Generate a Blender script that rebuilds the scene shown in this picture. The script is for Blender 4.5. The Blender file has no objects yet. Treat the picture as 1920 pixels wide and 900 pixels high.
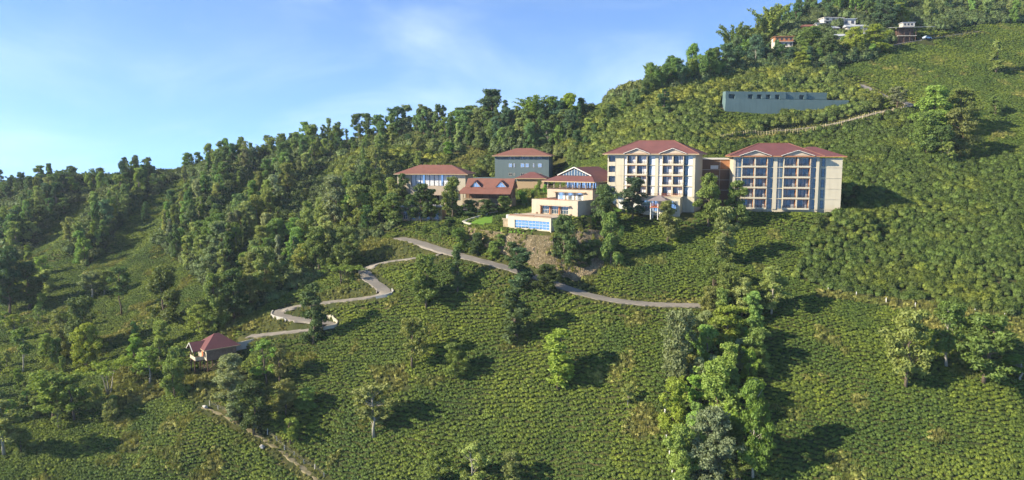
import bpy, bmesh, math, random
import numpy as np
from mathutils import Vector, Matrix

random.seed(7)
rng = np.random.default_rng(11)
SC = bpy.context.scene
COL = SC.collection
rad = math.radians

# ------------------------------------------------------------------ camera, sky, sun, exposure
F_PX, HORIZON = 1400.0, 285.0            # focal length and horizon row, in pixels of the 1920 x 900 photograph
TANP = (450.0 - HORIZON) / F_PX
PITCH = math.atan(TANP)
cam_data = bpy.data.cameras.new('camera')
cam_data.sensor_width = 36.0
cam_data.lens = 36.0 * F_PX / 1920.0
cam_data.clip_start = 1.0
cam_data.clip_end = 20000.0
cam = bpy.data.objects.new('camera', cam_data)
cam.rotation_euler = (math.pi / 2 - PITCH, 0, 0)
COL.objects.link(cam)
SC.camera = cam

SUN_ELEV, SUN_AZ = rad(28.0), rad(252.0)     # azimuth clockwise from +Y: light comes from the left, a little in front
world = bpy.data.worlds.new('World')
SC.world = world
world.use_nodes = True
wt = world.node_tree
for n in list(wt.nodes):
    wt.nodes.remove(n)
w_out = wt.nodes.new('ShaderNodeOutputWorld')
w_bg = wt.nodes.new('ShaderNodeBackground')
w_sky = wt.nodes.new('ShaderNodeTexSky')
w_sky.sky_type = 'NISHITA'
w_sky.sun_disc = False
w_sky.sun_elevation = SUN_ELEV
w_sky.sun_rotation = SUN_AZ
w_sky.altitude = 1500.0
w_sky.air_density = 1.0
w_sky.dust_density = 0.3
w_sky.ozone_density = 3.0
# directions under the horizon look into valley haze: keep them at the horizon's colour
w_geo = wt.nodes.new('ShaderNodeTexCoord')
w_sep = wt.nodes.new('ShaderNodeSeparateXYZ')
w_max = wt.nodes.new('ShaderNodeMath'); w_max.operation = 'MAXIMUM'; w_max.inputs[1].default_value = 0.0
w_lift = wt.nodes.new('ShaderNodeMath'); w_lift.operation = 'MULTIPLY_ADD'
w_lift.inputs[1].default_value = 1.5; w_lift.inputs[2].default_value = 0.22
w_com = wt.nodes.new('ShaderNodeCombineXYZ')
wt.links.new(w_geo.outputs['Generated'], w_sep.inputs[0])
wt.links.new(w_sep.outputs['X'], w_com.inputs['X'])
wt.links.new(w_sep.outputs['Y'], w_com.inputs['Y'])
wt.links.new(w_sep.outputs['Z'], w_max.inputs[0])
wt.links.new(w_max.outputs[0], w_lift.inputs[0])
wt.links.new(w_lift.outputs[0], w_com.inputs['Z'])
wt.links.new(w_com.outputs[0], w_sky.inputs[0])
w_hsv = wt.nodes.new('ShaderNodeHueSaturation')
w_hsv.inputs['Hue'].default_value = 0.501
w_hsv.inputs['Saturation'].default_value = 1.08
w_hsv.inputs['Value'].default_value = 1.25
wt.links.new(w_sky.outputs[0], w_hsv.inputs['Color'])
# thin cirrus
w_map = wt.nodes.new('ShaderNodeMapping')
w_map.inputs['Rotation'].default_value = (0, 0, rad(12))
w_map.inputs['Scale'].default_value = (2.4, 1.2, 6.0)
w_map.inputs['Location'].default_value = (0.35, 0.0, 0.2)
w_noi = wt.nodes.new('ShaderNodeTexNoise')
w_noi.inputs['Scale'].default_value = 1.3
w_noi.inputs['Detail'].default_value = 7.0
w_noi.inputs['Roughness'].default_value = 0.5
w_noi.inputs['Distortion'].default_value = 0.5
w_rmp = wt.nodes.new('ShaderNodeMapRange')
w_rmp.inputs['From Min'].default_value = 0.46
w_rmp.inputs['From Max'].default_value = 0.95
w_rmp.inputs['To Max'].default_value = 0.5
w_rmp.interpolation_type = 'SMOOTHSTEP'
w_mix = wt.nodes.new('ShaderNodeMix'); w_mix.data_type = 'RGBA'
w_mix.inputs['B'].default_value = (5.0, 5.6, 6.0, 1)
wt.links.new(w_geo.outputs['Generated'], w_map.inputs[0])
wt.links.new(w_map.outputs[0], w_noi.inputs['Vector'])
wt.links.new(w_noi.outputs['Fac'], w_rmp.inputs['Value'])
wt.links.new(w_rmp.outputs[0], w_mix.inputs['Factor'])
wt.links.new(w_hsv.outputs[0], w_mix.inputs['A'])
wt.links.new(w_mix.outputs['Result'], w_bg.inputs['Color'])
w_bg.inputs['Strength'].default_value = 0.11
wt.links.new(w_bg.outputs[0], w_out.inputs['Surface'])

sun_data = bpy.data.lights.new('sun', 'SUN')
sun_data.energy = 4.2
sun_data.angle = rad(0.55)
sun_data.color = (1.0, 0.90, 0.72)
sun = bpy.data.objects.new('sun', sun_data)
sdir = Vector((math.sin(SUN_AZ) * math.cos(SUN_ELEV), math.cos(SUN_AZ) * math.cos(SUN_ELEV), math.sin(SUN_ELEV)))
sun.rotation_euler = sdir.to_track_quat('Z', 'Y').to_euler()
sun.location = (-200, 0, 150)
COL.objects.link(sun)

SC.view_settings.view_transform = 'Standard'
SC.view_settings.look = 'None'
SC.view_settings.gamma = 1.0
SC.view_settings.use_curve_mapping = False
SC.view_settings.exposure = 1.42
SC.render.engine = 'CYCLES'
SC.cycles.use_denoising = True
SC.cycles.denoiser = 'OPENIMAGEDENOISE'
SC.cycles.use_light_tree = False
SC.cycles.max_bounces = 5
SC.cycles.diffuse_bounces = 3
SC.cycles.glossy_bounces = 2
SC.cycles.transmission_bounces = 2
SC.cycles.caustics_reflective = False
SC.cycles.caustics_refractive = False

# ------------------------------------------------------------------ picture <-> place
CP, SP = math.cos(PITCH), math.sin(PITCH)

def ray(px, py):
    u = (px - 960.0) / F_PX
    v = (450.0 - py) / F_PX
    return np.array((u, CP + v * SP, -SP + v * CP))

def at(px, py, Y):
    d = ray(px, py)
    return d * (Y / d[1])

def project(x, y, z):
    zc = y * CP - z * SP
    yc = y * SP + z * CP
    return 960.0 + F_PX * x / zc, 450.0 - F_PX * yc / zc

def inside(poly, x, y):
    x = np.asarray(x, float); y = np.asarray(y, float)
    r = np.zeros(x.shape, bool)
    n = len(poly)
    for i in range(n):
        x0, y0 = poly[i]; x1, y1 = poly[(i + 1) % n]
        if y0 == y1:
            continue
        c = ((y0 > y) != (y1 > y)) & (x < (x1 - x0) * (y - y0) / (y1 - y0) + x0)
        r ^= c
    return r

# ------------------------------------------------------------------ terrain: survey points, thin-plate spline
SURVEY = [  # photograph column: [(row, distance)]
    (-300, [(900, 162), (700, 210), (520, 310), (400, 440)]),
    (0, [(880, 162), (700, 210), (600, 250), (480, 322), (400, 390), (352, 455)]),
    (200, [(900, 163), (780, 185), (690, 208), (600, 240), (500, 288), (420, 352), (362, 420), (338, 460)]),
    (395, [(900, 164), (790, 178), (690, 198), (600, 222), (500, 264), (420, 322), (350, 388), (312, 435)]),
    (560, [(900, 164), (750, 183), (620, 206), (540, 228), (460, 264), (400, 306), (340, 356), (300, 400), (282, 425)]),
    (780, [(900, 161), (700, 185), (600, 202), (500, 222), (440, 240), (388, 266), (360, 290), (310, 324), (270, 360), (247, 390)]),
    (950, [(900, 157), (700, 181), (560, 203), (500, 212), (432, 224), (400, 244), (360, 282), (341, 306), (290, 328), (232, 352)]),
    (1100, [(900, 154), (700, 176), (560, 197), (528, 205), (442, 218), (400, 238), (350, 270), (300, 297), (250, 320), (216, 342)]),
    (1240, [(900, 151), (700, 172), (575, 193), (480, 212), (412, 229), (255, 294), (200, 318), (152, 342)]),
    (1500, [(900, 148), (700, 170), (575, 189), (500, 205), (408, 226), (262, 297), (215, 312), (160, 332), (100, 372), (35, 415)]),
    (1700, [(900, 146), (700, 168), (580, 187), (450, 216), (330, 255), (270, 280), (198, 315), (80, 375), (10, 425)]),
    (1900, [(880, 146), (700, 167), (590, 186), (450, 215), (320, 258), (200, 312), (60, 388), (0, 430)]),
    (2200, [(880, 150), (600, 190), (320, 265), (60, 400)]),
]
pts = []
for c, rows in SURVEY:
    for r, d in rows:
        pts.append(at(c, r, d))
# behind the crest the hill falls away; towards and behind the camera it goes on down
for x, y, z in [(-420, 560, -70), (-230, 540, -62), (-150, 520, -40), (-60, 480, -25), (0, 440, -18), (60, 430, 0), (120, 450, 40),
                (200, 520, 95), (330, 520, 160), (420, 430, 120), (-300, 640, -110), (0, 620, -100), (250, 650, 60), (450, 640, 120),
                (-260, 90, -92), (-100, 90, -104), (0, 90, -106), (110, 90, -100), (260, 90, -88), (400, 160, -50),
                (-520, 300, -60), (-520, 480, -75), (520, 300, 30), (620, 430, 130)]:
    pts.append(np.array((x, y, z), float))
P = np.array(pts)

def tps_kernel(r2):
    return 0.5 * r2 * np.log(np.maximum(r2, 1e-9))

S = 100.0
xy = P[:, :2] / S
n = len(P)
K = tps_kernel(((xy[:, None, :] - xy[None, :, :]) ** 2).sum(-1)) + np.eye(n) * 0.004
Q = np.hstack([np.ones((n, 1)), xy])
A = np.zeros((n + 3, n + 3)); A[:n, :n] = K; A[:n, n:] = Q; A[n:, :n] = Q.T
W = np.linalg.solve(A, np.concatenate([P[:, 2], np.zeros(3)]))

def spread(dense0, dense1, step, lo, hi):
    a = list(np.arange(dense0, dense1 + 1e-6, step))
    s = step
    while a[-1] < hi:
        s *= 1.25; a.append(a[-1] + s)
    b = []; v = dense0; s = step
    while v > lo:
        s *= 1.25; v -= s; b.append(v)
    return np.array(b[::-1] + a)

GX = spread(-330.0, 330.0, 1.5, -1100, 1100)
GY = spread(130.0, 470.0, 1.5, -500, 1300)
XX, YY = np.meshgrid(GX, GY)
cx = np.clip(XX, -420, 520); cy = np.clip(YY, 80, 640)
H = np.zeros(XX.shape)
for j in range(XX.shape[0]):
    q = np.stack([cx[j], cy[j]], 1) / S
    r2 = ((q[:, None, :] - xy[None, :, :]) ** 2).sum(-1)
    H[j] = tps_kernel(r2) @ W[:n] + W[n] + q @ W[n + 1:]
away = np.hypot(XX - cx, YY - cy)
H = H - 0.28 * away
H = np.maximum(H, -420.0 + 0.02 * H)

def vnoise(x, y, seed):
    r = np.random.default_rng(seed).random((64, 64))
    xi = np.floor(x).astype(int); yi = np.floor(y).astype(int)
    fx = x - xi; fy = y - yi
    fx = fx * fx * (3 - 2 * fx); fy = fy * fy * (3 - 2 * fy)
    g = lambda a, b: r[a % 64, b % 64]
    return (g(xi, yi) * (1 - fx) + g(xi + 1, yi) * fx) * (1 - fy) + (g(xi, yi + 1) * (1 - fx) + g(xi + 1, yi + 1) * fx) * fy - 0.5

near = np.clip((away < 1).astype(float), 0, 1)
rough = np.clip((-XX - 20) / 80.0, 0, 1) * np.clip((YY - 220) / 80.0, 0, 1)     # gullied forest slope on the left
H += near * (vnoise(XX / 34, YY / 34, 1) * 2.0 + vnoise(XX / 13, YY / 13, 2) * 0.9 + vnoise(XX / 5, YY / 5, 3) * 0.3)
H += near * rough * (vnoise((XX + 0.5 * YY) / 30, (YY - 0.3 * XX) / 80, 5) * 3.0)

def zat(x, y):
    x = np.asarray(x, float); y = np.asarray(y, float)
    i = np.clip(np.searchsorted(GX, x) - 1, 0, len(GX) - 2)
    j = np.clip(np.searchsorted(GY, y) - 1, 0, len(GY) - 2)
    fx = (x - GX[i]) / (GX[i + 1] - GX[i]); fy = (y - GY[j]) / (GY[j + 1] - GY[j])
    return (H[j, i] * (1 - fx) + H[j, i + 1] * fx) * (1 - fy) + (H[j + 1, i] * (1 - fx) + H[j + 1, i + 1] * fx) * fy

def ground(px, py):
    """where the line of sight through a pixel meets the hillside (None: sky)"""
    d = ray(px, py)
    Y = np.arange(120.0, 520.0, 0.4)
    t = Y / d[1]
    hit = np.nonzero(d[2] * t < zat(d[0] * t, Y))[0]
    if len(hit) == 0:
        return None
    Yh = Y[hit[0]]
    x = d[0] / d[1] * Yh
    return np.array((x, Yh, float(zat(x, Yh))))

def ground_many(px, py):
    return [ground(a, b) for a, b in zip(px, py)]

# spurs running down from the ridge
SPURS = [([(640, 266), (585, 292), (545, 335), (500, 395), (455, 455), (425, 500)], 8.0, 13.0),
         ([(470, 290), (425, 318), (395, 370), (350, 430), (320, 470)], 8.0, 13.0),
         ([(300, 330), (250, 350), (215, 395), (180, 445), (150, 480)], 8.0, 14.0),
         ([(120, 352), (95, 378), (60, 430), (20, 470)], 8.0, 14.0),
         ([(735, 300), (700, 340), (655, 388), (612, 440), (590, 480)], 5.0, 10.0),
         ([(960, 236), (975, 260), (985, 288)], 5.0, 9.0)]
SPUR_XY = []
for pix, amp, wid in SPURS:
    g = np.array([q for q in (ground(a, b) for a, b in pix) if q is not None])[:, :2]
    c = np.array([g[0] + (g[0] - g[1]) * 0.3] + list(g) + [g[-1] + (g[-1] - g[-2]) * 0.3])
    d = np.full(XX.shape, 1e9); ends = np.zeros(XX.shape)
    for i in range(len(c) - 1):
        a, b = c[i], c[i + 1]; ab = b - a; L2 = (ab ** 2).sum()
        t_ = np.clip(((XX - a[0]) * ab[0] + (YY - a[1]) * ab[1]) / L2, 0, 1)
        dd = np.hypot(XX - a[0] - t_ * ab[0], YY - a[1] - t_ * ab[1])
        m = dd < d
        d[m] = dd[m]; ends[m] = ((i + t_[m]) / (len(c) - 1))
    SPUR_XY.append((g, amp, wid))
    H += amp * np.exp(-(d / wid) ** 2) * np.sin(np.pi * np.clip(ends, 0.02, 0.98)) ** 0.6

# ------------------------------------------------------------------ building plots: (corner on the photograph, distance, bearing)
class Plot:
    """local x runs along the front, y into the hill; the front's right end may swing towards the camera by theta"""
    def __init__(s, px, py, Y, theta):
        s.o = at(px, py, Y); s.th = rad(theta)
        s.ax = np.array((math.cos(s.th), -math.sin(s.th))); s.ay = np.array((math.sin(s.th), math.cos(s.th)))
    def w(s, x, y=0.0, z=0.0):
        p = s.o[:2] + s.ax * x + s.ay * y
        return np.array((p[0], p[1], s.o[2] + z))
    def width(s, px):           # front length that ends at this column
        lo, hi = 0.0, 120.0
        for _ in range(50):
            m = (lo + hi) / 2
            if project(*s.w(m))[0] < px: lo = m
            else: hi = m
        return lo
    def height(s, py, x=0.0, y=0.0):
        lo, hi = -40.0, 60.0
        for _ in range(50):
            m = (lo + hi) / 2
            if project(*s.w(x, y, m))[1] > py: lo = m
            else: hi = m
        return lo

PLOTS = {}
def plot(name, px, py, Y, theta, px_right, depth, margin=(1.0, 1.0, 1.0, 1.0), fall=5.0, cut=0.0):
    p = Plot(px, py, Y, theta); p.W = p.width(px_right); p.D = depth
    p.margin, p.fall, p.cut = margin, fall, cut
    PLOTS[name] = p
    return p

plot('east_block', 1372, 397, 232, 12, 1532, 16, (3, 12, 2.0, 3), 7)
plot('west_block', 1138, 393, 240, 22, 1301, 16, (2, 6, 2.5, 2), 7)
plot('pool', 952, 427, 225, 38, 1033, 12, (6, 2, 3.0, 1), 5)
plot('terrace', 997, 400, 232, 38, 1083, 13, (2, 2, 0.5, 1), 4)
plot('lounge', 1026, 374, 246, 34, 1111, 14, (1, 3, 0.5, 1), 4)
plot('staff', 928, 341, 300, 9, 1029, 15, (2, 2, 2, 1), 6)
plot('hut', 969, 357, 285, 12, 1020, 8, (1, 1, 1, 1), 4)
plot('dining', 746, 386, 268, 9, 873, 13, (1, 1, 2, 1), 5)
plot('lodge', 868, 388, 252, 12, 957, 9, (1, 1, 1, 1), 4)
plot('stone', 752, 414, 251, 6, 829, 8, (1, 1, 1, 1), 4)
plot('stilt', 392, 699, 197, -38, 440, 9, (4, 1, 1, 1), 4)
plot('wall', 1360, 216, 311, -7, 1553, 5, (0, 0, 0.5, 0), 3, -6.0)

def flatten():
    global H
    for k, p in PLOTS.items():
        if k == 'wall': continue
        dx = XX - p.o[0]; dy = YY - p.o[1]
        lx = dx * p.ax[0] + dy * p.ax[1]; ly = dx * p.ay[0] + dy * p.ay[1]
        ml, mr, mf, mb = p.margin
        ex = np.maximum(np.maximum(-ml - lx, lx - p.W - mr), 0); ey = np.maximum(np.maximum(-mf - ly, ly - p.D - mb), 0)
        d = np.hypot(ex, ey)
        t = np.clip(1 - d / p.fall, 0, 1); t = t * t * (3 - 2 * t)
        H = H * (1 - t) + (p.o[2] + p.cut - 0.15) * t
flatten()

# ------------------------------------------------------------------ roads and paths
def catmull(p, step):
    p = np.asarray(p, float)
    q = np.vstack([2 * p[0] - p[1], p, 2 * p[-1] - p[-2]])
    out = []
    for i in range(1, len(q) - 2):
        a, b, c, d = q[i - 1:i + 3]
        m = max(2, int(np.linalg.norm(c - b) / step))
        for t in np.linspace(0, 1, m, endpoint=False):
            out.append(0.5 * (2 * b + (c - a) * t + (2 * a - 5 * b + 4 * c - d) * t * t + (3 * b - a - 3 * c + d) * t ** 3))
    out.append(q[-2])
    return np.array(out)

ROADS = {}
H0 = H.copy()
def lay_road(name, pix, width, carve=3.5, flat=0.8, smooth=9):
    global H
    g = [ground(a, b) for a, b in pix]
    g = [v for v in g if v is not None]
    c = catmull(np.array(g)[:, :2], 0.8)
    for _ in range(4):
        cc = np.vstack([np.repeat(c[:1], 3, 0), c, np.repeat(c[-1:], 3, 0)])
        c = sum(cc[k:k + len(c)] for k in range(7)) / 7.0
    z = zat(c[:, 0], c[:, 1])
    for _ in range(3):
        zz = np.pad(z, smooth, mode='edge'); ker = np.ones(2 * smooth + 1) / (2 * smooth + 1)
        z = np.convolve(zz, ker, 'valid')
    ROADS[name] = (c, z, width)
    x0, x1 = c[:, 0].min() - 15, c[:, 0].max() + 15; y0, y1 = c[:, 1].min() - 15, c[:, 1].max() + 15
    ii = np.nonzero((GX > x0) & (GX < x1))[0]; jj = np.nonzero((GY > y0) & (GY < y1))[0]
    sub = np.ix_(jj, ii)
    X = XX[sub].ravel(); Yv = YY[sub].ravel()
    dmin = np.full(X.shape, 1e9); zr = np.zeros(X.shape)
    for k in range(0, len(c)):
        d = np.hypot(X - c[k, 0], Yv - c[k, 1])
        m = d < dmin
        dmin[m] = d[m]; zr[m] = z[k]
    t = np.clip(1 - (dmin - width / 2 - flat) / carve, 0, 1); t = t * t * (3 - 2 * t)
    h = H[sub].ravel()
    H[sub] = (h * (1 - t) + zr * t).reshape(H[sub].shape)

lay_road('drive', [(1345, 573), (1300, 575), (1240, 574), (1180, 571), (1120, 562), (1075, 549), (1040, 534), (1000, 518), (950, 502), (890, 488), (840, 475), (800, 462), (768, 450), (742, 446)], 4.9)
lay_road('lane', [(838, 478), (790, 485), (740, 489), (700, 496), (682, 503), (679, 509), (685, 519), (704, 535), (722, 542), (731, 549), (722, 555), (690, 560), (640, 566), (580, 572), (540, 578), (520, 584), (514, 590), (522, 596), (540, 600), (575, 602), (610, 602), (626, 605), (628, 611), (612, 616), (540, 624), (490, 630), (455, 640)], 3.9, 2.5, 0.5, 6)
lay_road('upper_lane', [(1440, 247), (1500, 243), (1560, 235), (1620, 219), (1672, 206), (1712, 199), (1686, 189), (1655, 180), (1630, 168), (1608, 152)], 4.0, 3.0, 0.8, 6)
lay_road('ridge_lane', [(1640, 96), (1690, 82), (1735, 75), (1790, 66), (1840, 58)], 3.6, 2.5, 0.5, 6)
lay_road('footpath', [(372, 760), (400, 772), (440, 790), (470, 808), (500, 828), (535, 852), (575, 885), (605, 912)], 1.1, 1.2, 0.3, 4)
lay_road('car_park', [(808, 408), (840, 404), (880, 402), (915, 395)], 4.0, 2.5, 0.5, 4)

# ------------------------------------------------------------------ materials
MATS = {}
class NT:
    def __init__(s, name):
        s.m = bpy.data.materials.new(name); s.m.use_nodes = True
        s.t = s.m.node_tree
        for q in list(s.t.nodes): s.t.nodes.remove(q)
        s.out = s.t.nodes.new('ShaderNodeOutputMaterial')
        MATS[name] = s.m
    def n(s, kind, **kw):
        q = s.t.nodes.new('ShaderNode' + kind)
        for k, v in kw.items(): setattr(q, k, v)
        return q
    def l(s, a, b): s.t.links.new(a, b)
    def val(s, sock, v):
        if hasattr(v, 'is_output') or hasattr(v, 'links'): s.l(v, sock)
        else: sock.default_value = v
    def noise(s, scale, detail=3, rough=0.55, vec=None, dist=0.0):
        q = s.n('TexNoise'); q.inputs['Scale'].default_value = scale; q.inputs['Detail'].default_value = detail
        q.inputs['Roughness'].default_value = rough; q.inputs['Distortion'].default_value = dist
        if vec is not None: s.l(vec, q.inputs['Vector'])
        return q.outputs['Fac']
    def rng(s, v, a, b, c=0.0, d=1.0):
        q = s.n('MapRange'); s.l(v, q.inputs['Value'])
        q.inputs['From Min'].default_value = a; q.inputs['From Max'].default_value = b
        q.inputs['To Min'].default_value = c; q.inputs['To Max'].default_value = d
        return q.outputs[0]
    def mix(s, f, a, b, blend='MIX'):
        q = s.n('Mix', data_type='RGBA', blend_type=blend)
        s.val(q.inputs['Factor'], f)
        for sock, v in ((q.inputs['A'], a), (q.inputs['B'], b)):
            if isinstance(v, tuple): sock.default_value = (*v, 1) if len(v) == 3 else v
            else: s.l(v, sock)
        return q.outputs['Result']
    def math(s, op, a, b=0.0):
        q = s.n('Math', operation=op); s.val(q.inputs[0], a); s.val(q.inputs[1], b)
        return q.outputs[0]
    def pos(s): return s.n('NewGeometry').outputs['Position']
    def obj(s): return s.n('TexCoord').outputs['Object']
    def bsdf(s, color, rough=0.8, bump=None, strength=0.3, dist=0.1, spec=0.3, metal=0.0):
        b = s.n('BsdfPrincipled'); b.inputs['Roughness'].default_value = rough
        b.inputs['Specular IOR Level'].default_value = spec; b.inputs['Metallic'].default_value = metal
        if isinstance(color, tuple): b.inputs['Base Color'].default_value = (*color, 1)
        else: s.l(color, b.inputs['Base Color'])
        if bump is not None:
            k = s.n('Bump'); k.inputs['Strength'].default_value = strength; k.inputs['Distance'].default_value = dist
            s.l(bump, k.inputs['Height']); s.l(k.outputs[0], b.inputs['Normal'])
        s.l(b.outputs[0], s.out.inputs['Surface'])
        return b

def plain(name, col, rough=0.75, var=0.12, scale=0.6, spec=0.3, metal=0.0):
    t = NT(name); n1 = t.noise(scale, 5, 0.6, t.pos())
    f = t.rng(n1, 0.3, 0.7, 1 - var, 1 + var)
    c = t.n('RGB'); c.outputs[0].default_value = (*col, 1)
    m = t.n('VectorMath', operation='SCALE'); t.l(c.outputs[0], m.inputs[0]); t.l(f, m.inputs['Scale'])
    t.bsdf(m.outputs[0], rough, spec=spec, metal=metal)
    return t.m

def foliage(name, base=None, spread_=0.35, yellow=(0.16, 0.15, 0.02), patch=(0.5, 0.75, 0.0), patch_scale=0.05, transl=0.28, fine=0.9, gloss=0.02):
    """leaf material; base None: the object's own colour"""
    t = NT(name); oi = t.n('ObjectInfo'); p = t.pos()
    src = oi.outputs['Color'] if base is None else None
    c = src
    if base is not None:
        r = t.n('RGB'); r.outputs[0].default_value = (*base, 1); c = r.outputs[0]
    # patches of young yellow-green growth over the hillside, then leaf to leaf variation
    if patch[2] > 0:
        pn = t.noise(patch_scale, 4, 0.6, p)
        pn2 = t.math('MULTIPLY', t.rng(pn, patch[0], patch[1]), patch[2])
        rr = t.math('MULTIPLY', pn2, t.rng(oi.outputs['Random'], 0.0, 1.0, 0.35, 1.25))
        c = t.mix(rr, c, yellow)
    var = t.rng(oi.outputs['Random'], 0, 1, 1 - spread_, 1 + spread_)
    fn = t.rng(t.noise(fine, 2, 0.6, p), 0.3, 0.7, 0.72, 1.32)
    k = t.math('MULTIPLY', var, fn)
    m = t.n('VectorMath', operation='SCALE'); t.l(c, m.inputs[0]); t.l(k, m.inputs['Scale'])
    col = m.outputs[0]
    d = t.n('BsdfDiffuse'); t.l(col, d.inputs['Color'])
    tr = t.n('BsdfTranslucent'); t.l(t.mix(1.0, col, (1.25, 1.2, 0.45), 'MULTIPLY'), tr.inputs['Color'])
    mx = t.n('MixShader'); mx.inputs[0].default_value = transl
    t.l(d.outputs[0], mx.inputs[1]); t.l(tr.outputs[0], mx.inputs[2])
    g = t.n('BsdfGlossy'); g.inputs['Roughness'].default_value = 0.6; g.inputs['Color'].default_value = (0.8, 0.85, 0.8, 1)
    m2 = t.n('MixShader'); m2.inputs[0].default_value = gloss
    t.l(mx.outputs[0], m2.inputs[1]); t.l(g.outputs[0], m2.inputs[2])
    t.l(m2.outputs[0], t.out.inputs['Surface'])
    return t.m

foliage('tree_leaf', None, 0.18, transl=0.36, fine=0.55)
foliage('tea_leaf', (0.073, 0.114, 0.019), 0.24, (0.18, 0.21, 0.022), (0.40, 0.70, 0.90), 0.06, 0.24, 1.6)
foliage('wild_leaf', (0.105, 0.145, 0.030), 0.38, (0.25, 0.25, 0.035), (0.45, 0.66, 0.9), 0.06, 0.25, 0.8)
foliage('shrub_leaf', (0.080, 0.118, 0.022), 0.40, (0.21, 0.225, 0.028), (0.50, 0.72, 0.7), 0.07, 0.22, 0.8)
foliage('under_leaf', (0.092, 0.128, 0.040), 0.42, (0.20, 0.20, 0.045), (0.50, 0.72, 0.7), 0.05, 0.22, 0.6)
foliage('weed_leaf', (0.165, 0.185, 0.040), 0.40, (0.27, 0.24, 0.065), (0.42, 0.62, 0.8), 0.12, 0.25, 1.2)
foliage('lawn_blade', (0.09, 0.19, 0.02), 0.25, (0.14, 0.2, 0.02), (0.5, 0.7, 0.5), 0.2, 0.2, 1.0)

t = NT('soil'); p = t.pos()
g1 = t.mix(t.rng(t.noise(0.09, 5, 0.6, p), 0.42, 0.62), (0.040, 0.050, 0.016), (0.075, 0.075, 0.024))
g2 = t.mix(t.rng(t.noise(0.35, 4, 0.6, p), 0.62, 0.78), g1, (0.17, 0.12, 0.06))
t.bsdf(g2, 0.95, t.noise(1.2, 5, 0.7, p), 0.6, 0.4, 0.1)

t = NT('road'); p = t.pos()
r1 = t.mix(t.rng(t.noise(0.35, 5, 0.65, p), 0.35, 0.7), (0.26, 0.228, 0.185), (0.175, 0.155, 0.125))
r1 = t.mix(t.rng(t.noise(2.2, 4, 0.7, p), 0.6, 0.75, 0, 0.6), r1, (0.15, 0.12, 0.08))
t.bsdf(r1, 0.9, t.noise(4, 4, 0.7, p), 0.2, 0.05, 0.2)
t = NT('dirt_path'); p = t.pos()
t.bsdf(t.mix(t.rng(t.noise(0.8, 5, 0.65, p), 0.35, 0.65), (0.33, 0.27, 0.16), (0.20, 0.17, 0.08)), 0.95, t.noise(3, 4, 0.7, p), 0.3, 0.1, 0.1)
t = NT('lawn'); p = t.pos()
t.bsdf(t.mix(t.rng(t.noise(0.5, 5, 0.6, p), 0.35, 0.65), (0.085, 0.17, 0.02), (0.115, 0.20, 0.03)), 0.95, t.noise(6, 3, 0.7, p), 0.5, 0.1, 0.1)

t = NT('rubble'); p = t.pos()
vo = t.n('TexVoronoi'); vo.inputs['Scale'].default_value = 2.1; t.l(p, vo.inputs['Vector'])
ve = t.n('TexVoronoi', feature='DISTANCE_TO_EDGE'); ve.inputs['Scale'].default_value = 2.1; t.l(p, ve.inputs['Vector'])
bw = t.n('RGBToBW'); t.l(vo.outputs['Color'], bw.inputs[0])
s1 = t.mix(bw.outputs[0], (0.16, 0.12, 0.068), (0.40, 0.32, 0.20))
s1 = t.mix(t.rng(t.noise(0.12, 4, 0.6, p), 0.45, 0.7, 0, 0.7), s1, (0.17, 0.14, 0.055))
s1 = t.mix(t.rng(ve.outputs['Distance'], 0.0, 0.12, 0.6, 0.0), s1, (0.13, 0.10, 0.055))
t.bsdf(s1, 0.92, t.rng(ve.outputs['Distance'], 0.0, 0.25), 0.9, 0.35, 0.15)

t = NT('cut_stone'); p = t.obj()
bk = t.n('TexBrick'); bk.inputs['Scale'].default_value = 1.0; t.l(t.pos(), bk.inputs['Vector'])
t.bsdf(t.mix(t.rng(t.noise(1.3, 5, 0.6, t.pos()), 0.35, 0.65), (0.36, 0.29, 0.19), (0.24, 0.19, 0.12)), 0.9, t.noise(2.5, 4, 0.6, t.pos()), 0.5, 0.15, 0.15)

def wall_mat(name, col, stain=0.22):
    t = NT(name); p = t.pos()
    mp = t.n('Mapping'); mp.inputs['Scale'].default_value = (1, 1, 0.12); t.l(p, mp.inputs[0])
    a = t.noise(0.9, 5, 0.6, mp.outputs[0]); b = t.noise(0.25, 4, 0.6, p)
    c = t.mix(t.rng(a, 0.5, 0.78, 0, stain * 2), col, tuple(v * 0.68 for v in col))
    c = t.mix(t.rng(b, 0.4, 0.7, 0, stain * 1.5), c, tuple(v * 0.86 for v in col))
    t.bsdf(c, 0.88, spec=0.2)
    return t.m
wall_mat('cream', (0.47, 0.415, 0.30), 0.3)
wall_mat('cream_pink', (0.44, 0.35, 0.255), 0.3)
wall_mat('sand_wall', (0.37, 0.27, 0.16))
wall_mat('white_paint', (0.50, 0.48, 0.43), 0.35)
wall_mat('blue_grey', (0.115, 0.155, 0.16))
wall_mat('teal_wall', (0.105, 0.16, 0.155), 0.45)
wall_mat('concrete', (0.42, 0.39, 0.33), 0.4)
wall_mat('brown_wall', (0.20, 0.12, 0.075))
wall_mat('trim_white', (0.56, 0.52, 0.45), 0.1)
plain('soffit_orange', (0.34, 0.155, 0.07), 0.8)
plain('dark_metal', (0.035, 0.03, 0.03), 0.5)
plain('wood_dark', (0.10, 0.06, 0.04), 0.8, 0.3, 2.0)
plain('wood_red', (0.42, 0.13, 0.05), 0.8, 0.3, 2.0)
plain('wood_plank', (0.20, 0.13, 0.09), 0.8, 0.3, 2.0)
plain('post_white', (0.68, 0.66, 0.60), 0.8, 0.2, 2.0)
plain('bamboo_pole', (0.40, 0.33, 0.17), 0.7, 0.3, 2.0)
plain('curtain', (0.60, 0.60, 0.58), 0.9, 0.1, 2.0)
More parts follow.
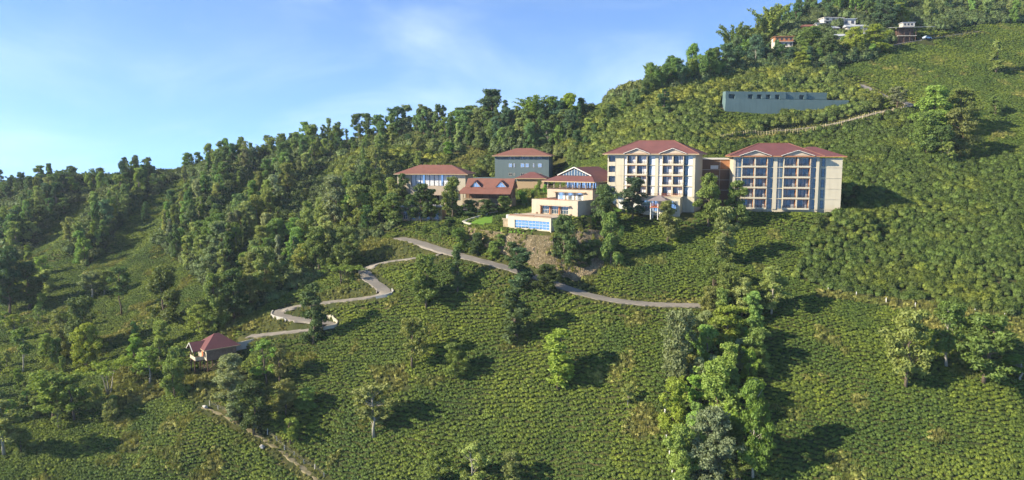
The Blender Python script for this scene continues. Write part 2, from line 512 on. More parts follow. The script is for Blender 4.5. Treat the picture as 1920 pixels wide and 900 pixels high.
plain('curtain_shade_tint', (0.26, 0.28, 0.29), 0.9, 0.2, 2.0)  # curtain colour darkened to stand for shade on the less lit block
plain('interior_shade_tint', (0.030, 0.026, 0.024), 0.9, 0.2, 1.0)  # near-black flat panels; the shade inside openings is put into their colour
plain('tin', (0.34, 0.35, 0.36), 0.55, 0.25, 1.0, 0.5)
plain('tarp_teal', (0.08, 0.26, 0.28), 0.6, 0.15, 1.0)
plain('rock', (0.40, 0.37, 0.32), 0.9, 0.25, 2.0)
plain('car_paint', (0.42, 0.50, 0.58), 0.3, 0.05, 1.0, 0.6)
plain('car_glass', (0.02, 0.03, 0.04), 0.1, 0.05, 1.0, 0.8)
plain('rubber', (0.02, 0.02, 0.02), 0.8)
plain('sign_yellow', (0.75, 0.62, 0.05), 0.6)
plain('sign_red', (0.65, 0.05, 0.04), 0.6)
plain('planter_plant', (0.17, 0.18, 0.03), 0.9)

t = NT('bark'); p = t.obj()
oi = t.n('ObjectInfo')
c = t.mix(t.rng(t.noise(3, 4, 0.7, p), 0.35, 0.7), (0.62, 0.6, 0.55), (1.15, 1.1, 1.0))
t.bsdf(t.mix(1.0, oi.outputs['Color'], c, 'MULTIPLY'), 0.95, spec=0.1)

def roof_mat(name, a, b, dirt):
    t = NT(name); p = t.obj()
    sx = t.n('SeparateXYZ'); t.l(p, sx.inputs[0])
    w1 = t.n('TexWave', wave_type='BANDS', bands_direction='X'); w1.inputs['Scale'].default_value = 0.9
    w1.inputs['Distortion'].default_value = 0.4; w1.inputs['Detail'].default_value = 1
    t.l(p, w1.inputs['Vector'])
    c = t.mix(t.rng(t.noise(0.45, 5, 0.65, p), 0.35, 0.68), a, b)
    c = t.mix(t.rng(t.noise(1.6, 4, 0.7, p), 0.58, 0.75, 0, 0.55), c, dirt)
    t.bsdf(c, 0.75, w1.outputs['Fac'], 0.2, 0.04, 0.25)
    return t.m
roof_mat('roof_red', (0.165, 0.066, 0.056), (0.13, 0.054, 0.047), (0.11, 0.053, 0.045))
roof_mat('roof_clay', (0.21, 0.09, 0.062), (0.165, 0.074, 0.052), (0.14, 0.07, 0.048))
roof_mat('roof_maroon', (0.145, 0.054, 0.051), (0.115, 0.046, 0.044), (0.095, 0.043, 0.04))
roof_mat('roof_grey', (0.22, 0.18, 0.17), (0.16, 0.13, 0.12), (0.12, 0.09, 0.08))

t = NT('brick_brown'); p = t.obj()
mp = t.n('Mapping'); mp.inputs['Rotation'].default_value = (rad(90), 0, 0); t.l(p, mp.inputs[0])
bk = t.n('TexBrick'); bk.inputs['Scale'].default_value = 2.0
bk.inputs['Color1'].default_value = (0.17, 0.10, 0.062, 1); bk.inputs['Color2'].default_value = (0.135, 0.08, 0.05, 1); bk.inputs['Mortar'].default_value = (0.2, 0.15, 0.11, 1)
t.l(mp.outputs[0], bk.inputs['Vector'])
t.bsdf(bk.outputs['Color'], 0.9, spec=0.15)

def glass_mat(name, col, metal, rough=0.06):
    t = NT(name); p = t.pos()
    t.bsdf(col, rough, spec=0.6, metal=metal)
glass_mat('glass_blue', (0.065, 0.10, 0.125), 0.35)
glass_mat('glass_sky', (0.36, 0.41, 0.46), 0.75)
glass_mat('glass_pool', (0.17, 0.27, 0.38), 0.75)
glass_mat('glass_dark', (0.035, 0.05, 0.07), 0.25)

# ------------------------------------------------------------------ mesh helpers
class MB:
    def __init__(s): s.v = []; s.f = []
    def add(s, verts, faces):
        k = len(s.v); s.v += [tuple(map(float, q)) for q in verts]; s.f += [tuple(i + k for i in fc) for fc in faces]
        return s
    def box(s, x0, x1, y0, y1, z0, z1):
        return s.add([(x0, y0, z0), (x1, y0, z0), (x1, y1, z0), (x0, y1, z0), (x0, y0, z1), (x1, y0, z1), (x1, y1, z1), (x0, y1, z1)],
                     [(0, 3, 2, 1), (4, 5, 6, 7), (0, 1, 5, 4), (1, 2, 6, 5), (2, 3, 7, 6), (3, 0, 4, 7)])
    def tube(s, path, radii, k=6, cap=True):
        path = [Vector(q) for q in path]; rings = []
        base = len(s.v)
        for i, c in enumerate(path):
            d = (path[min(i + 1, len(path) - 1)] - path[max(i - 1, 0)]).normalized()
            a = d.cross(Vector((0.31, 0.95, 0.05)))
            if a.length < 1e-4: a = d.cross(Vector((1, 0, 0)))
            a.normalize(); b = d.cross(a)
            for j in range(k):
                w = 2 * math.pi * j / k
                s.v.append(tuple(c + (a * math.cos(w) + b * math.sin(w)) * radii[i]))
        for i in range(len(path) - 1):
            for j in range(k):
                a0 = base + i * k + j; a1 = base + i * k + (j + 1) % k
                s.f.append((a0, a1, a1 + k, a0 + k))
        if cap:
            s.f.append(tuple(base + j for j in range(k))[::-1])
            s.f.append(tuple(base + (len(path) - 1) * k + j for j in range(k)))
        return s
    def beam(s, a, b, w, h=None):
        h = h or w
        a = Vector(a); b = Vector(b); d = (b - a).normalized()
        r = d.cross(Vector((0, 0, 1)))
        if r.length < 1e-3: r = Vector((1, 0, 0))
        r.normalize(); u = r.cross(d)
        q = []
        for c in (a, b):
            for sx, sz in ((-1, -1), (1, -1), (1, 1), (-1, 1)): q.append(c + r * sx * w / 2 + u * sz * h / 2)
        return s.add(q, [(0, 1, 2, 3), (7, 6, 5, 4), (0, 4, 5, 1), (1, 5, 6, 2), (2, 6, 7, 3), (3, 7, 4, 0)])
    def mesh(s, name, mat, smooth=False):
        me = bpy.data.meshes.new(name); me.from_pydata(s.v, [], s.f); me.update()
        if mat: me.materials.append(MATS[mat])
        if smooth: me.polygons.foreach_set('use_smooth', [True] * len(me.polygons))
        return me
    def build(s, name, mat, parent=None, loc=None, smooth=False):
        return link(name, s.mesh(name, mat, smooth), parent, loc)

def link(name, data, parent=None, loc=None):
    o = bpy.data.objects.new(name, data); COL.objects.link(o)
    if parent: o.parent = parent
    if loc is not None: o.location = loc
    return o
def tag(o, label=None, cat=None, group=None, kind=None):
    if label: o['label'] = label
    if cat: o['category'] = cat
    if group: o['group'] = group
    if kind: o['kind'] = kind
    return o
def empty(name, loc, rz=0.0):
    o = bpy.data.objects.new(name, None); o.empty_display_size = 0.5
    o.location = loc; o.rotation_euler = (0, 0, rz); COL.objects.link(o)
    return o

# ------------------------------------------------------------------ ground sheet
# battered rubble wall under the pool terrace: ruled between a top and a foot line, the hillside cut back behind it
def line3(pix, n):
    g = np.array([ground(a, b) for a, b in pix])
    d = np.concatenate([[0], np.cumsum(np.linalg.norm(np.diff(g, axis=0), axis=1))]); u = np.linspace(0, d[-1], n)
    return np.stack([np.interp(u, d, g[:, k]) for k in range(3)], 1)
NR, MR = 96, 26
r_top = line3([(866, 427), (905, 437), (955, 442), (1000, 445), (1036, 448), (1066, 441), (1100, 434), (1132, 438)], NR)
r_bot = line3([(868, 448), (905, 463), (950, 480), (985, 494), (1020, 509), (1050, 521), (1080, 527), (1110, 517), (1132, 498)], NR)
for _ in range(12): r_top[1:-1, 2] = (r_top[:-2, 2] + r_top[1:-1, 2] + r_top[2:, 2]) / 3
fr_ = np.linspace(0, 1, MR)[None, :, None]
R3 = r_bot[:, None, :] * (1 - fr_) + r_top[:, None, :] * fr_
R3[:, :, 2] += 0.55
RF = R3.reshape(-1, 3)
rubble_xy = [tuple(q[:2]) for q in r_top] + [tuple(q[:2]) for q in r_bot[::-1]]
lo_r, hi_r = RF[:, :2].min(0) - 3, RF[:, :2].max(0) + 3
box_r = np.nonzero((XX > lo_r[0]) & (XX < hi_r[0]) & (YY > lo_r[1]) & (YY < hi_r[1]))
for j_, i_ in zip(*box_r):
    d2 = (RF[:, 0] - XX[j_, i_]) ** 2 + (RF[:, 1] - YY[j_, i_]) ** 2; k_ = int(d2.argmin())
    if d2[k_] < 2.2 ** 2: H[j_, i_] = min(H[j_, i_], RF[k_, 2] - 0.9)
ny, nx = XX.shape
co = np.stack([XX.ravel(), YY.ravel(), H.ravel()], 1)
idx = np.arange(ny * nx).reshape(ny, nx)
quads = np.stack([idx[:-1, :-1].ravel(), idx[:-1, 1:].ravel(), idx[1:, 1:].ravel(), idx[1:, :-1].ravel()], 1)
me = bpy.data.meshes.new('ground')
me.vertices.add(len(co)); me.vertices.foreach_set('co', co.astype(np.float32).ravel())
me.loops.add(quads.size); me.loops.foreach_set('vertex_index', quads.astype(np.int32).ravel())
me.polygons.add(len(quads)); me.polygons.foreach_set('loop_start', np.arange(0, quads.size, 4, dtype=np.int32))
me.polygons.foreach_set('loop_total', np.full(len(quads), 4, dtype=np.int32))
me.polygons.foreach_set('use_smooth', np.ones(len(quads), bool))
me.update(); me.validate()
me.materials.append(MATS['soil'])
tag(link('ground', me), 'steep tea garden hillside rising to a wooded ridge', kind='structure')

# ------------------------------------------------------------------ roads
def ribbon(name, key, mat, label, kind='structure', lift=0.24, rag=0.35):
    c, z, w = ROADS[key]
    n = len(c); tg = np.gradient(c, axis=0); tg /= np.linalg.norm(tg, axis=1)[:, None] + 1e-9
    nr = np.stack([-tg[:, 1], tg[:, 0]], 1)
    prof = [(-1.0, -0.6), (-1.0, 0.0), (-0.5, 0.03), (0.5, 0.03), (1.0, 0.0), (1.0, -0.6)]
    v = []; f = []
    for i in range(n):
        wl = w / 2 + rag * math.sin(i * 0.9) * 0.5 + rag * (random.random() - 0.5)
        for a, dz in prof:
            q = c[i] + nr[i] * a * wl
            v.append((q[0], q[1], z[i] + lift + dz))
    k = len(prof)
    for i in range(n - 1):
        for j in range(k - 1):
            f.append((i * k + j, (i + 1) * k + j, (i + 1) * k + j + 1, i * k + j + 1))
    m = MB(); m.v, m.f = v, f
    return tag(m.build(name, mat), label, kind=kind)
ribbon('road', 'drive', 'road', 'pale concrete drive sweeping below the stone retaining slope')
ribbon('road', 'lane', 'road', 'narrow hairpin lane winding down to the stilt house')
ribbon('road', 'upper_lane', 'road', 'narrow fenced lane with a sharp bend above the hotel')
ribbon('road', 'ridge_lane', 'road', 'lane climbing past the open shed at the top of the slope')
ribbon('footpath', 'footpath', 'dirt_path', 'pale dirt footpath running down beside the fence posts', lift=0.06)
ribbon('road', 'car_park', 'road', 'pale paved yard beside the dark stone building')

# ------------------------------------------------------------------ patches that lie on the hillside
def patch(name, pix, mat, lift, step=0.8, rough=0.0, seed=3, flatz=None, thick=0.5):
    """a slab following the hillside inside an outline on the ground"""
    g = np.array([q for q in (ground(a, b) for a, b in pix) if q is not None])
    poly = [(a, b) for a, b in g[:, :2]]
    x0, y0 = g[:, :2].min(0); x1, y1 = g[:, :2].max(0)
    xs = np.arange(x0 - step, x1 + 2 * step, step); ys = np.arange(y0 - step, y1 + 2 * step, step)
    X, Y = np.meshgrid(xs, ys)
    ins = inside(poly, X, Y)
    Z = zat(X, Y) + lift
    if flatz is not None: Z = np.full(X.shape, flatz)
    if rough: Z = Z + rough * vnoise(X / 1.1, Y / 1.1, seed) * 2 + rough * vnoise(X / 3.1, Y / 3.1, seed + 1) * 2
    id_ = np.full(X.shape, -1); m = MB()
    def vid(j, i):
        if id_[j, i] < 0:
            id_[j, i] = len(m.v); m.v.append((X[j, i], Y[j, i], Z[j, i]))
        return id_[j, i]
    cell = ins[:-1, :-1] & ins[1:, :-1] & ins[:-1, 1:] & ins[1:, 1:]
    for j, i in zip(*np.nonzero(cell)):
        m.f.append((vid(j, i), vid(j, i + 1), vid(j + 1, i + 1), vid(j + 1, i)))
    edges = {}
    for fc in m.f:
        for a, b in zip(fc, fc[1:] + fc[:1]):
            edges[(a, b)] = 1
    for (a, b) in [e for e in edges if (e[1], e[0]) not in edges]:
        k = len(m.v)
        va, vb = m.v[a], m.v[b]
        m.v += [(va[0], va[1], va[2] - thick), (vb[0], vb[1], vb[2] - thick)]
        m.f.append((b, a, k, k + 1))
    return m.build(name, mat, smooth=False), poly

PATCH = {'rubble': rubble_xy}
m = MB()
wob = 0.22 * vnoise(RF[:, 0] / 0.9, RF[:, 1] / 0.9 + RF[:, 2], 8) * 2
m.v = [(q[0], q[1] - w_, q[2] + 0.3 * w_) for q, w_ in zip(RF, wob)]
for i in range(NR - 1):
    for j in range(MR - 1):
        k = i * MR + j; m.f.append((k, k + MR, k + MR + 1, k + 1))
k0 = len(m.v)
for i in range(NR):       # coping and skirt
    q = m.v[i * MR + MR - 1]; m.v += [(q[0], q[1] + 0.9, q[2]), (q[0], q[1] + 0.9, q[2] - 1.5)]
    e = m.v[i * MR]; m.v.append((e[0], e[1], e[2] - 1.6))
for i in range(NR - 1):
    a_, b_ = i * MR + MR - 1, (i + 1) * MR + MR - 1; c_, d_ = k0 + 3 * i, k0 + 3 * (i + 1)
    m.f += [(a_, b_, d_, c_), (c_, d_, d_ + 1, c_ + 1), (i * MR, c_ + 2, d_ + 2, (i + 1) * MR)]
o = m.build('retaining_wall', 'rubble')
tag(o, 'long slope of tan rubble stonework holding up the pool terrace', 'retaining wall', kind='thing')
o, PATCH['lawn1'] = patch('lawn', [(878, 421), (890, 414), (926, 402), (926, 420), (905, 424)], 'lawn', 0.22, 0.6)
tag(o, 'triangular mown lawn left of the pool building', kind='structure')
o, PATCH['lawn2'] = patch('lawn', [(1082, 426), (1098, 410), (1112, 402), (1126, 404), (1126, 428)], 'lawn', 0.22, 0.6)
tag(o, 'bright lawn between the terrace building and the tall block', kind='structure')
o, PATCH['lawn3'] = patch('lawn', [(1148, 396), (1150, 388), (1214, 390), (1216, 398)], 'lawn', 0.22, 0.6)
tag(o, 'thin lawn strip in front of the tall gabled block', kind='structure')
o, PATCH['bed'] = patch('lawn', [(936, 433), (1028, 442), (1030, 447), (935, 438)], 'lawn', 0.3, 0.5)
tag(o, 'grass ledge under the blue pool windows', kind='structure')

# ------------------------------------------------------------------ buildings
def hip(m, x0, x1, y0, y1, z, rise, over=1.0, t=0.28, inset=None):
    """solid hipped roof"""
    x0 -= over; x1 += over; y0 -= over; y1 += over
    d = (y1 - y0) / 2
    ins = d if inset is None else inset
    ins = min(ins, (x1 - x0) / 2 - 0.02)
    ym = (y0 + y1) / 2
    m.add([(x0, y0, z - t), (x1, y0, z - t), (x1, y1, z - t), (x0, y1, z - t), (x0, y0, z), (x1, y0, z), (x1, y1, z), (x0, y1, z),
           (x0 + ins, ym, z + rise), (x1 - ins, ym, z + rise)],
          [(0, 3, 2, 1), (0, 1, 5, 4), (1, 2, 6, 5), (2, 3, 7, 6), (3, 0, 4, 7), (4, 5, 9, 8), (5, 6, 9), (6, 7, 8, 9), (7, 4, 8)])
    return m
def fascia(m, x0, x1, y0, y1, z, over, h=0.3, w=0.08):
    x0 -= over + w; x1 += over + w; y0 -= over + w; y1 += over + w
    m.box(x0, x1, y0, y0 + w, z - h, z + 0.02); m.box(x0, x0 + w, y0 + w, y1, z - h, z + 0.02)
    m.box(x1 - w, x1, y0 + w, y1, z - h, z + 0.02); m.box(x0 + w, x1 - w, y1 - w, y1, z - h, z + 0.02)
    return m
def prism(m, pts, y0, y1):
    """extrude an outline (x, z) along y"""
    n = len(pts)
    return m.add([(x, y0, z) for x, z in pts] + [(x, y1, z) for x, z in pts],
                 [tuple(range(n)), tuple(range(2 * n - 1, n - 1, -1))] + [(i, i + n, (i + 1) % n + n, (i + 1) % n) for i in range(n)])

MESHES = {}
def shared(key, fn):
    if key not in MESHES: MESHES[key] = fn()
    return MESHES[key]

def window(parent, x, z, w, h, y, glass='glass_blue', frame='trim_white', cols=1, rows=1, curtain=None, fw=0.07):
    """a window part: pane, with its frame (and curtain) as sub-parts; front plane at y"""
    key = ('pane', round(w, 2), round(h, 2), glass)
    o = link('window', shared(key, lambda: MB().box(0, w, 0, 0.05, 0, h).mesh('window', glass)), parent, (x, y, z))
    def fr():
        m = MB(); a = -0.06; b = 0.0
        m.box(0, w, a, b, 0, fw); m.box(0, w, a, b, h - fw, h); m.box(0, fw, a, b, fw, h - fw); m.box(w - fw, w, a, b, fw, h - fw)
        for i in range(1, cols): m.box(w * i / cols - fw / 2, w * i / cols + fw / 2, a + 0.01, b, fw, h - fw)
        for j in range(1, rows): m.box(fw, w - fw, a + 0.015, b, h * j / rows - fw / 2, h * j / rows + fw / 2)
        return m.mesh('window_frame', frame)
    link('window_frame', shared(('fr', round(w, 2), round(h, 2), frame, cols, rows), fr), o)
    if curtain:
        def cu():
            m = MB(); k = max(4, int(w * 4)); z0 = 0.06
            for a, b in curtain[0]:
                n = max(2, int((b - a) * w * 4))
                for i in range(n):
                    xa = w * (a + (b - a) * i / n); xb = w * (a + (b - a) * (i + 1) / n)
                    m.add([(xa, -0.01, z0), ((xa + xb) / 2, -0.05, z0), (xb, -0.01, z0), (xa, -0.01, h - 0.06), ((xa + xb) / 2, -0.05, h - 0.06), (xb, -0.01, h - 0.06)],
                          [(0, 1, 4, 3), (1, 2, 5, 4)])
            return m.mesh('curtain', curtain[1])
        link('curtain', shared(('cu', round(w, 2), round(h, 2), str(curtain)), cu), o)
    return o

def railing(parent, w, y, z, h=0.62, mat='dark_metal', step=0.22):
    def mk():
        m = MB(); m.box(0, w, 0, 0.05, h - 0.06, h)
        m.box(0, w, 0.01, 0.04, h * 0.45, h * 0.45 + 0.04)
        k = int(w / step)
        for i in range(k + 1): m.box(w * i / k - 0.02, w * i / k + 0.02, 0.005, 0.045, 0, h - 0.06)
        return m.mesh('railing', mat)
    return link('railing', shared(('rail', round(w, 2), h, mat), mk), parent, (0, y, z))

def hotel(name, key, label, eave_row, podium_row, floors, mods, roof, lit, rise):
    p = PLOTS[key]; W, D = p.W, p.D
    root = empty(name, tuple(p.o), -p.th)
    tag(root, label, 'hotel')
    ze = p.height(eave_row); zp = p.height(podium_row); fh = (ze - zp) / floors
    tot = mods[-1][2] - mods[0][1]; s = W / tot; off = mods[0][1]
    wall = MB(); wall.box(0.02, W - 0.02, 1.0, D, -3, ze)                      # core
    wall.box(0, W, 0.3, 1.0, -3, zp)                                            # podium front
    glass = 'glass_blue'
    for kind, a, b in mods:
        x0, x1 = (a - off) * s, (b - off) * s
        if kind in ('wall', 'pier'):
            wall.box(x0, x1, 0.0 if kind == 'pier' else 0.12, 1.0, zp, ze)
        elif kind == 'recess':
            pass
        for f in range(floors):
            z = zp + f * fh
            if kind == 'strip':
                wall.box(x0, x1, 0.25, 1.0, z, z + 0.14)
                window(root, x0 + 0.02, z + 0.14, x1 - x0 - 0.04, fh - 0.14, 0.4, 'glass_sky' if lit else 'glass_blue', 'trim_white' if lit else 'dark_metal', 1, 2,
                       ([(0.08, 0.92)], 'curtain') if lit else ([(0.1, 0.5)], 'curtain_shade_tint'))
            elif kind == 'recess':
                window(root, x0 + 0.05, z + 0.2, x1 - x0 - 0.1, fh - 0.5, 0.94, glass, 'dark_metal', 1, 2)
            elif kind == 'loggia':
                wall.box(x0, x0 + 0.35, 0.05, 1.0, z, z + fh); wall.box(x1 - 0.12, x1, 0.05, 1.0, z, z + fh)
                wall.box(x0 + 0.35, x1 - 0.12, 0.05, 1.0, z, z + 0.95); wall.box(x0 + 0.35, x1 - 0.12, 0.05, 1.0, z + fh - 0.3, z + fh)
                window(root, x0 + 0.36, z + 0.96, x1 - x0 - 0.5, fh - 1.28, 0.93, 'glass_dark', 'wood_dark', 2, 1)
            elif kind == 'bay':
                w = x1 - x0
                # balcony: slab with solid upstand and side cheeks, railing as its sub-part
                def mkb(w=w):
                    m = MB(); m.box(0, w, -0.85, 1.0, 0, 0.2); m.box(0, w, -0.85, -0.7, 0.2, 0.52)
                    m.box(0, 0.22, -0.7, 1.0, 0.2, fh); m.box(w - 0.22, w, -0.7, 1.0, 0.2, fh)
                    return m.mesh('balcony', 'cream')
                bo = link('balcony', shared(('balc', key, round(w, 2)), mkb), root, (x0, 0, z))
                r = railing(bo, w - 0.44, -0.74, 0.52); r.location.x = 0.22
                so = shared(('soff', key, round(w, 2)), lambda: MB().box(0.22, w - 0.22, -0.7, 0.9, fh - 0.2, fh - 0.003).box(w - 0.27, w - 0.221, -0.65, 0.9, 0.2, fh - 0.2).mesh('soffit', 'soffit_orange'))
                link('soffit', so, bo)
                if lit:
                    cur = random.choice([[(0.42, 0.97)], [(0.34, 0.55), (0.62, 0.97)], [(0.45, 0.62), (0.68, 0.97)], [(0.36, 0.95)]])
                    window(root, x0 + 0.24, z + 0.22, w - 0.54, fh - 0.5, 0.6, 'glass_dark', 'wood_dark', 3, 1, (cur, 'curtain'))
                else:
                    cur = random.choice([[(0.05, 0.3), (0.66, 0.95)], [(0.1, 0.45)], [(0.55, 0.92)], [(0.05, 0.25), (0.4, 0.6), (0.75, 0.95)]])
                    window(root, x0 + 0.24, z + 0.22, w - 0.54, fh - 0.5, 0.75, 'glass_blue', 'dark_metal', 3, 1, (cur, 'curtain_shade_tint'))
    # floor lines and top beam
    for f in range(1, floors): wall.box(-0.06, W + 0.06, 0.06, 1.6, zp + f * fh - 0.10, zp + f * fh + 0.06)
    wall.box(-0.04, W + 0.04, -0.04, 1.6, ze - 0.42, ze)
    wall.build('wall', 'cream', root)
    r = hip(MB(), 0, W, 0.0, D, ze + 0.30, rise, 1.25).build('roof', roof, root)
    xa, xb, ya, yb, zz, ins = -1.25, W + 1.25, -1.25, D + 1.25, ze + 0.30, (D + 2.5) / 2
    cap = MB(); R0, R1 = (xa + ins, (ya + yb) / 2, zz + rise + 0.05), (xb - ins, (ya + yb) / 2, zz + rise + 0.05)
    for e0, e1 in ((R0, R1), ((xa, ya, zz + 0.05), R0), ((xa, yb, zz + 0.05), R0), ((xb, ya, zz + 0.05), R1), ((xb, yb, zz + 0.05), R1)): cap.beam(e0, e1, 0.3, 0.14)
    cap.build('ridge_cap', 'roof_clay', r)
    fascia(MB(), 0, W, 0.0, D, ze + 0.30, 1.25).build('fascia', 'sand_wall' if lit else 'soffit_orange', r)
    # gables over each pair of balconies
    bays = [((a - off) * s, (b - off) * s) for k, a, b in mods if k == 'bay']
    for i in range(0, len(bays), 2):
        gx0, gx1 = bays[i][0] - 0.5, bays[i + 1][1] + 0.5; gm = (gx0 + gx1) / 2
        gr = 1.55; y0, y1 = -1.55, D * 0.36
        g = MB()
        th = 0.22
        prism(g, [(gx0 - 0.35, ze + 0.30), (gm, ze + 0.30 + gr + 0.1), (gx1 + 0.35, ze + 0.30), (gx1 + 0.35, ze + 0.30 + th), (gm, ze + 0.42 + gr + th), (gx0 - 0.35, ze + 0.30 + th)], y0, y1)
        go = g.build('gable_roof', roof, r)
        prism(MB(), [(gx0 + 0.1, ze + 0.06), (gx1 - 0.1, ze + 0.06), (gx1 - 0.2, ze + 0.34), (gm, ze + 0.28 + gr), (gx0 + 0.2, ze + 0.34)], y0 + 0.55, y0 + 0.9).build('gable', 'cream_pink', r)
        b = MB()
        for xa in (gx0 - 0.38, gx1 + 0.38): b.beam((xa, y0 - 0.06, ze + 0.38), (gm, y0 - 0.06, ze + 0.44 + gr), 0.1, 0.16)
        b.build('bargeboard', 'trim_white', r)
    return root, p, ze, zp, fh

mods1 = [('loggia', 105, 190), ('wall', 190, 278), ('strip', 278, 312), ('bay', 312, 412), ('bay', 412, 525), ('recess', 525, 556), ('strip', 556, 602), ('pier', 602, 634),
         ('strip', 634, 676), ('bay', 676, 782), ('bay', 782, 893), ('recess', 893, 930), ('strip', 930, 978), ('pier', 978, 1003)]
hb, p, ze, zp, fh = hotel('hotel_block', 'west_block', 'tall cream hotel block with red hipped roof, twin gables and white curtains', 290, 366, 4, mods1, 'roof_red', True, 4.2)
# podium of the west block: projecting terrace storey, its windows and terrace rail
W = p.W
m = MB(); m.box(W * 0.44, W * 0.875, -5.2, 0.3, -2.5, zp); m.box(W * 0.43, W * 0.885, -5.35, 0.25, zp, zp + 0.22)
m.build('terrace_storey', 'cream', hb)
r = railing(hb, W * 0.44, -5.25, zp + 0.22, 0.95, 'wood_red', 0.3); r.location.x = W * 0.437
for a, b in ((0.02, 0.10), (0.13, 0.2), (0.3, 0.4)):
    window(hb, W * a, 0.35, W * (b - a), zp - 1.1, 0.22, 'glass_sky', 'trim_white', 2, 2, ([(0.1, 0.9)], 'curtain'))
for a, b in ((0.455, 0.54), (0.56, 0.64), (0.74, 0.85)):
    window(hb, W * a, 0.3, W * (b - a), zp - 1.3, -5.28, 'glass_sky', 'trim_white', 3, 2)
for f in range(3):
    m = MB().box(W * 0.62, W * 0.62 + 2.6, -4.4, -2.0, zp + 0.23, zp + 0.5) if f == 0 else None

mods2 = [('pier', 165, 190), ('strip', 190, 250), ('bay', 262, 398), ('bay', 398, 532), ('strip', 538, 598), ('pier', 598, 640), ('strip', 640, 698), ('bay', 704, 852), ('bay', 852, 988), ('strip', 990, 1050), ('pier', 1050, 1080)]
mods2 = [('pier', 165, 190), ('strip', 190, 255), ('bay', 255, 398), ('bay', 398, 534), ('strip', 534, 598), ('pier', 598, 640), ('strip', 640, 702), ('bay', 702, 852), ('bay', 852, 988), ('strip', 988, 1050), ('pier', 1050, 1080)]
hb2, p2, ze2, zp2, fh2 = hotel('hotel_block', 'east_block', 'tall cream hotel block with maroon roof, five balcony rows and blue windows', 294, 391, 5, mods2, 'roof_maroon', False, 3.9)
# recessed wing on its far end
W2 = p2.W; x1w = W2 + 6.8
m = MB(); m.box(W2, x1w, 1.3, 15.0, -3, ze2 - 0.4)
for f in range(0, 5): m.box(W2, x1w + 0.08, 1.2, 15.05, zp2 + f * fh2 - 0.08, zp2 + f * fh2 + 0.08)
m.build('side_wing', 'cream', hb2)
r = hip(MB(), W2 - 9.0, x1w, 1.6, 15.0, ze2 + 0.22, 2.9, 1.0).build('wing_roof', 'roof_maroon', hb2)
fascia(MB(), W2 - 9.0, x1w, 1.6, 15.0, ze2 + 0.22, 1.0).build('fascia', 'soffit_orange', r)
for f in range(5): window(hb2, W2 + 0.9, zp2 + f * fh2 + 0.35, 0.95, fh2 - 0.75, 1.24, 'glass_blue', 'dark_metal', 1, 2)

# brown brick link between the blocks
pl = Plot(1306, 394, 248, 8); pl.W = pl.width(1372)
lk = tag(empty('link_block', tuple(pl.o), -pl.th), 'brown brick stair link joining the two hotel blocks', 'building')
zl = pl.height(299)
MB().box(0, pl.W, 0, 9, -3, zl).build('wall', 'brick_brown', lk)
m = MB(); m.box(-0.3, pl.W + 0.3, -0.35, 9, zl, zl + 0.5)
m.build('roof_slab', 'trim_white', lk)
m = MB()
for f in range(1, 5): m.box(0, pl.W, -0.06, 0, zl * f / 5 - 0.06, zl * f / 5 + 0.10)
m.box(pl.W * 0.62, pl.W * 0.62 + 0.12, -0.05, 0, 0, zl)
m.build('floor_band', 'concrete', lk)
for f in (3, 4): window(lk, pl.W * 0.36, zl * f / 5 + 0.25, pl.W * 0.22, 1.2, -0.04, 'glass_sky', 'trim_white', 2, 1, ([(0.02, 0.98)], 'curtain'))
MB().box(pl.W * 0.63, pl.W - 0.05, -0.03, 0, zl * 0.8 + 0.2, zl - 0.1).build('panel', 'soffit_orange', lk)

# pool building
pp = PLOTS['pool']; W, D = pp.W, pp.D
zt = pp.height(404)
pb = tag(empty('pool_building', tuple(pp.o), -pp.th), 'low cream pool building with one wide wall of blue glass', 'building')
m = MB(); g0, g1 = 0.165, 0.965
m.box(0, W, 0.35, D, -3, zt - 0.02); m.box(0, W * g0, 0, 0.35, -3, zt); m.box(W * g1, W, 0, 0.35, -3, zt); m.box(W * g0, W * g1, 0, 0.35, zt - 1.1, zt); m.box(W * g0, W * g1, 0, 0.35, -3, 0.15)
m.build('wall', 'cream', pb)
wo = window(pb, W * g0, 0.15, W * (g1 - g0), zt - 1.25, 0.28, 'glass_pool', 'trim_white', 10, 3, None, 0.07)
m = MB(); m.box(-0.15, W + 0.15, -0.15, D, zt, zt + 0.12)
m.build('roof_deck', 'cream_pink', pb)
m = MB(); m.box(0.4, W * 0.6, 0.3, 0.6, zt + 0.12, zt + 0.5); m.box(W * 0.62, W - 0.3, 0.3, 0.55, zt + 0.12, zt + 0.4)
m.build('planter', 'brown_wall', pb)
MB().box(-4.2, 0, 3.0, 8.5, -3, 2.2).box(-4.4, 0, 2.8, 3.0, 2.0, 2.5).build('side_wall', 'cut_stone', pb)
m = MB(); m.box(-4.6, 0, 5.0, 10, 2.2, zt - 0.3); m.build('upper_wall', 'white_paint', pb)

